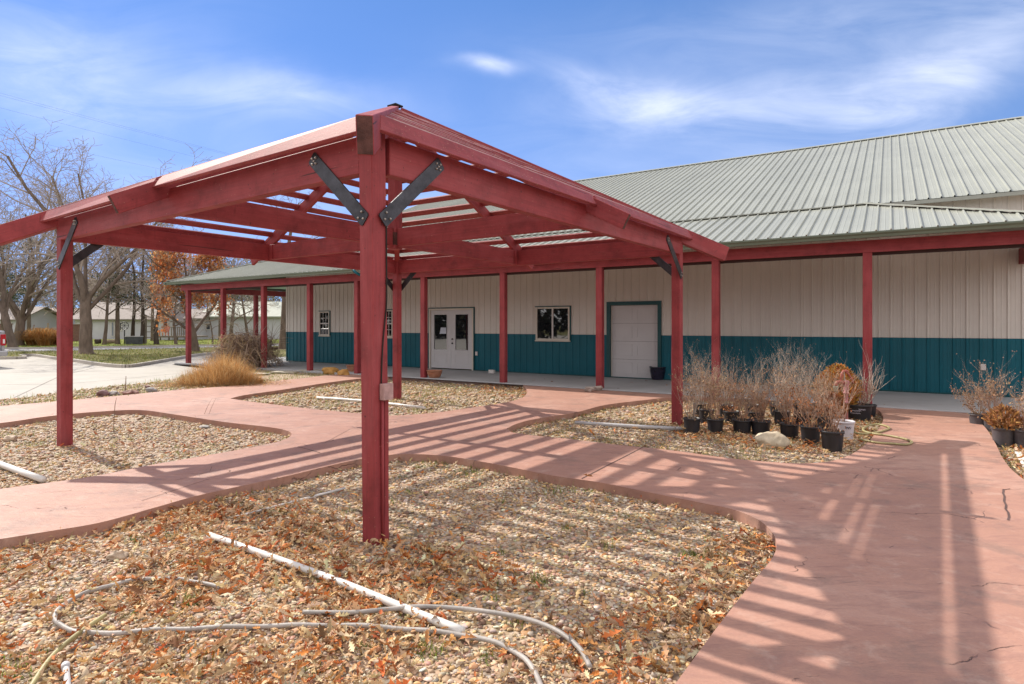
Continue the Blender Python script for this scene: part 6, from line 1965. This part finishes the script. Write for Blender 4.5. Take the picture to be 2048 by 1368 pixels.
m.xb(X(340, 57), X(386, 57), 57.0, 57.1, 1.251, 1.31); m.build('rail', M_OLDW, dk_o)
m = MB()
for px in (318, 335, 352, 368, 382): m.xb(X(px, 57), X(px, 57) + 0.1, 57.1, 57.2, -0.05, 0.299)
m.build('footings', M_OLDW, dk_o)
# lumber heap behind the orange grass
wh = thing('lumber_heap', 'pale jumble of old boards and posts behind the orange grass', 'lumber heap', AT(84, 49, 0))
rr_ = random.Random(19)
for i in range(16):
    a = AT(rr_.uniform(60, 112), 49 + rr_.uniform(-.6, .6), rr_.uniform(0.1, 1.0)); an = rr_.uniform(-0.4, 0.4) if i > 4 else rr_.uniform(1.2, 1.8)
    d = Vector((math.cos(an), rr_.uniform(-.2, .2), math.sin(an))) * rr_.uniform(0.6, 1.1)
    m = MB(); m.bar(a, a + d, 0.12, 0.06); m.build('board', mat('old_board_%s' % 'abc'[i % 3], ((0.40, 0.32, 0.25), (0.30, 0.22, 0.17), (0.22, 0.16, 0.13))[i % 3], 0.8) if i < 3 else MATS['old_board_%s' % 'abc'[i % 3]], wh)
# ---- pickup, only its right rear corner reaches into the picture
M_TRK = mat('silver_truck_paint', (0.42, 0.42, 0.44), 0.28, 0.04, 1, 0, 0, 0.6, 0.4)
M_TYRE = mat('tyre_rubber', (0.02, 0.02, 0.02), 0.8)
M_TAIL = mat('red_tail_light', (0.42, 0.012, 0.02), 0.2, 0.1, 8, 0, 0, 0.6)
M_CHR = mat('bumper_steel', (0.45, 0.45, 0.47), 0.3, 0.1, 2, 0, 0, 0.5, 0.7)
yt = 0.0; xr = 0.0; gz = -0.095
ROT = Matrix.Rotation(math.radians(56), 4, 'Z'); TP = Vector((X(11.0, 22.6), 22.6, 0))
tr = thing('pickup_truck', 'silver pickup parked at the left edge, only its tail corner showing', 'pickup truck', (xr - 0.95, yt + 2.7, gz))
m = MB()
m.xb(xr - 1.90, xr - 1.78, yt + 0.06, yt + 2.0, gz + 0.62, gz + 1.38); m.xb(xr - 0.12, xr, yt + 0.06, yt + 2.0, gz + 0.62, gz + 1.38)
m.xb(xr - 1.78, xr - 0.12, yt + 0.06, yt + 2.0, gz + 0.62, gz + 0.74)
m.xb(xr - 1.90, xr, yt + 2.01, yt + 4.0, gz + 0.45, gz + 1.30)
m.xb(xr - 1.90, xr, yt + 4.01, yt + 5.4, gz + 0.45, gz + 1.16)
m.build('body', M_TRK, tr, bevel=0.03)
m = MB()
q = [Vector((xr - 1.86, yt + 2.03, gz + 1.301)), Vector((xr - 0.04, yt + 2.03, gz + 1.301)), Vector((xr - 0.04, yt + 3.95, gz + 1.301)), Vector((xr - 1.86, yt + 3.95, gz + 1.301))]
q2 = [Vector((xr - 1.66, yt + 2.22, gz + 1.86)), Vector((xr - 0.24, yt + 2.22, gz + 1.86)), Vector((xr - 0.24, yt + 3.35, gz + 1.86)), Vector((xr - 1.66, yt + 3.35, gz + 1.86))]
m.hexa(q + q2); m.build('cab', M_GLASS, tr)
m = MB(); m.xb(xr - 1.68, xr - 0.22, yt + 2.2, yt + 3.37, gz + 1.862, gz + 1.92); m.build('roof', M_TRK, tr, bevel=0.02)
m = MB(); m.xb(xr - 1.74, xr - 0.16, yt - 0.01, yt + 0.055, gz + 0.66, gz + 1.37); m.build('tailgate', M_TRK, tr, bevel=0.015)
for dx in (-0.14, -1.88):
    m = MB(); m.xb(xr + dx, xr + dx + 0.15, yt - 0.02, yt + 0.10, gz + 0.82, gz + 1.24); o = m.build('tail_light', M_TAIL, tr, bevel=0.012)
    m = MB(); m.xb(xr + dx + 0.055, xr + dx + 0.115, yt - 0.028, yt - 0.021, gz + 0.90, gz + 1.06); m.build('reversing_lens', M_PVC, o)
m = MB(); m.xb(xr - 1.93, xr + 0.03, yt - 0.16, yt + 0.0, gz + 0.42, gz + 0.62); m.build('bumper', M_CHR, tr, bevel=0.03)
for dx in (-0.14, -1.76):
    for dy in (0.95, 4.55):
        m = MB(); c = Vector((xr + dx, yt + dy, gz + 0.37)); m.tube([c - Vector((0.12, 0, 0)), c + Vector((0.12, 0, 0))], 0.37, 24); w = m.build('wheel', M_TYRE, tr, bevel=0.03)
        m = MB(); m.tube([c + Vector((0.121, 0, 0)), c + Vector((0.135, 0, 0))], [0.22, 0.19], 16); m.build('rim', M_CHR, w)
tr.matrix_world = Matrix.Translation(TP) @ ROT @ Matrix.Translation(Vector((xr - 0.95, yt + 2.7, gz)))
# ---- utility pole and wires
M_WIRE = mat('dull_wire', (0.11, 0.12, 0.15), 0.6)
pp_ = Vector((-8.2, 35.1, 0))
m = MB(); m.tube([pp_ - UP * 0.1, pp_ + UP * 9.4], [0.15, 0.11], 10)
pole = thing('utility_pole', 'wooden utility pole standing behind the near pergola post', 'utility pole', pp_)
m.build('pole', M_OLDW, pole)
m = MB(); m.bar(pp_ + Vector((-0.9, 0.4, 9.05)), pp_ + Vector((0.9, -0.4, 9.05)), 0.09, 0.11); m.build('crossarm', M_OLDW, pole)
for k, (dx, z, lb) in enumerate(((-0.8, 9.14, 'upper left'), (0.0, 9.42, 'topmost'), (0.8, 9.14, 'upper right'), (0.0, 8.1, 'lowest'))):
    a = pp_ + Vector((dx, -dx * 0.45, z)); b_ = Vector((-29.5, -6 + dx * -0.8, z))
    pts = [a.lerp(b_, t / 16) - UP * 0.5 * math.sin(math.pi * t / 16) for t in range(17)]
    m = MB(); m.tube(pts, 0.0026, 4, True)
    tag(m.build('power_line', M_WIRE, base=a), lb + ' thin dark wire crossing the sky at the upper left', 'power line', 'power lines')
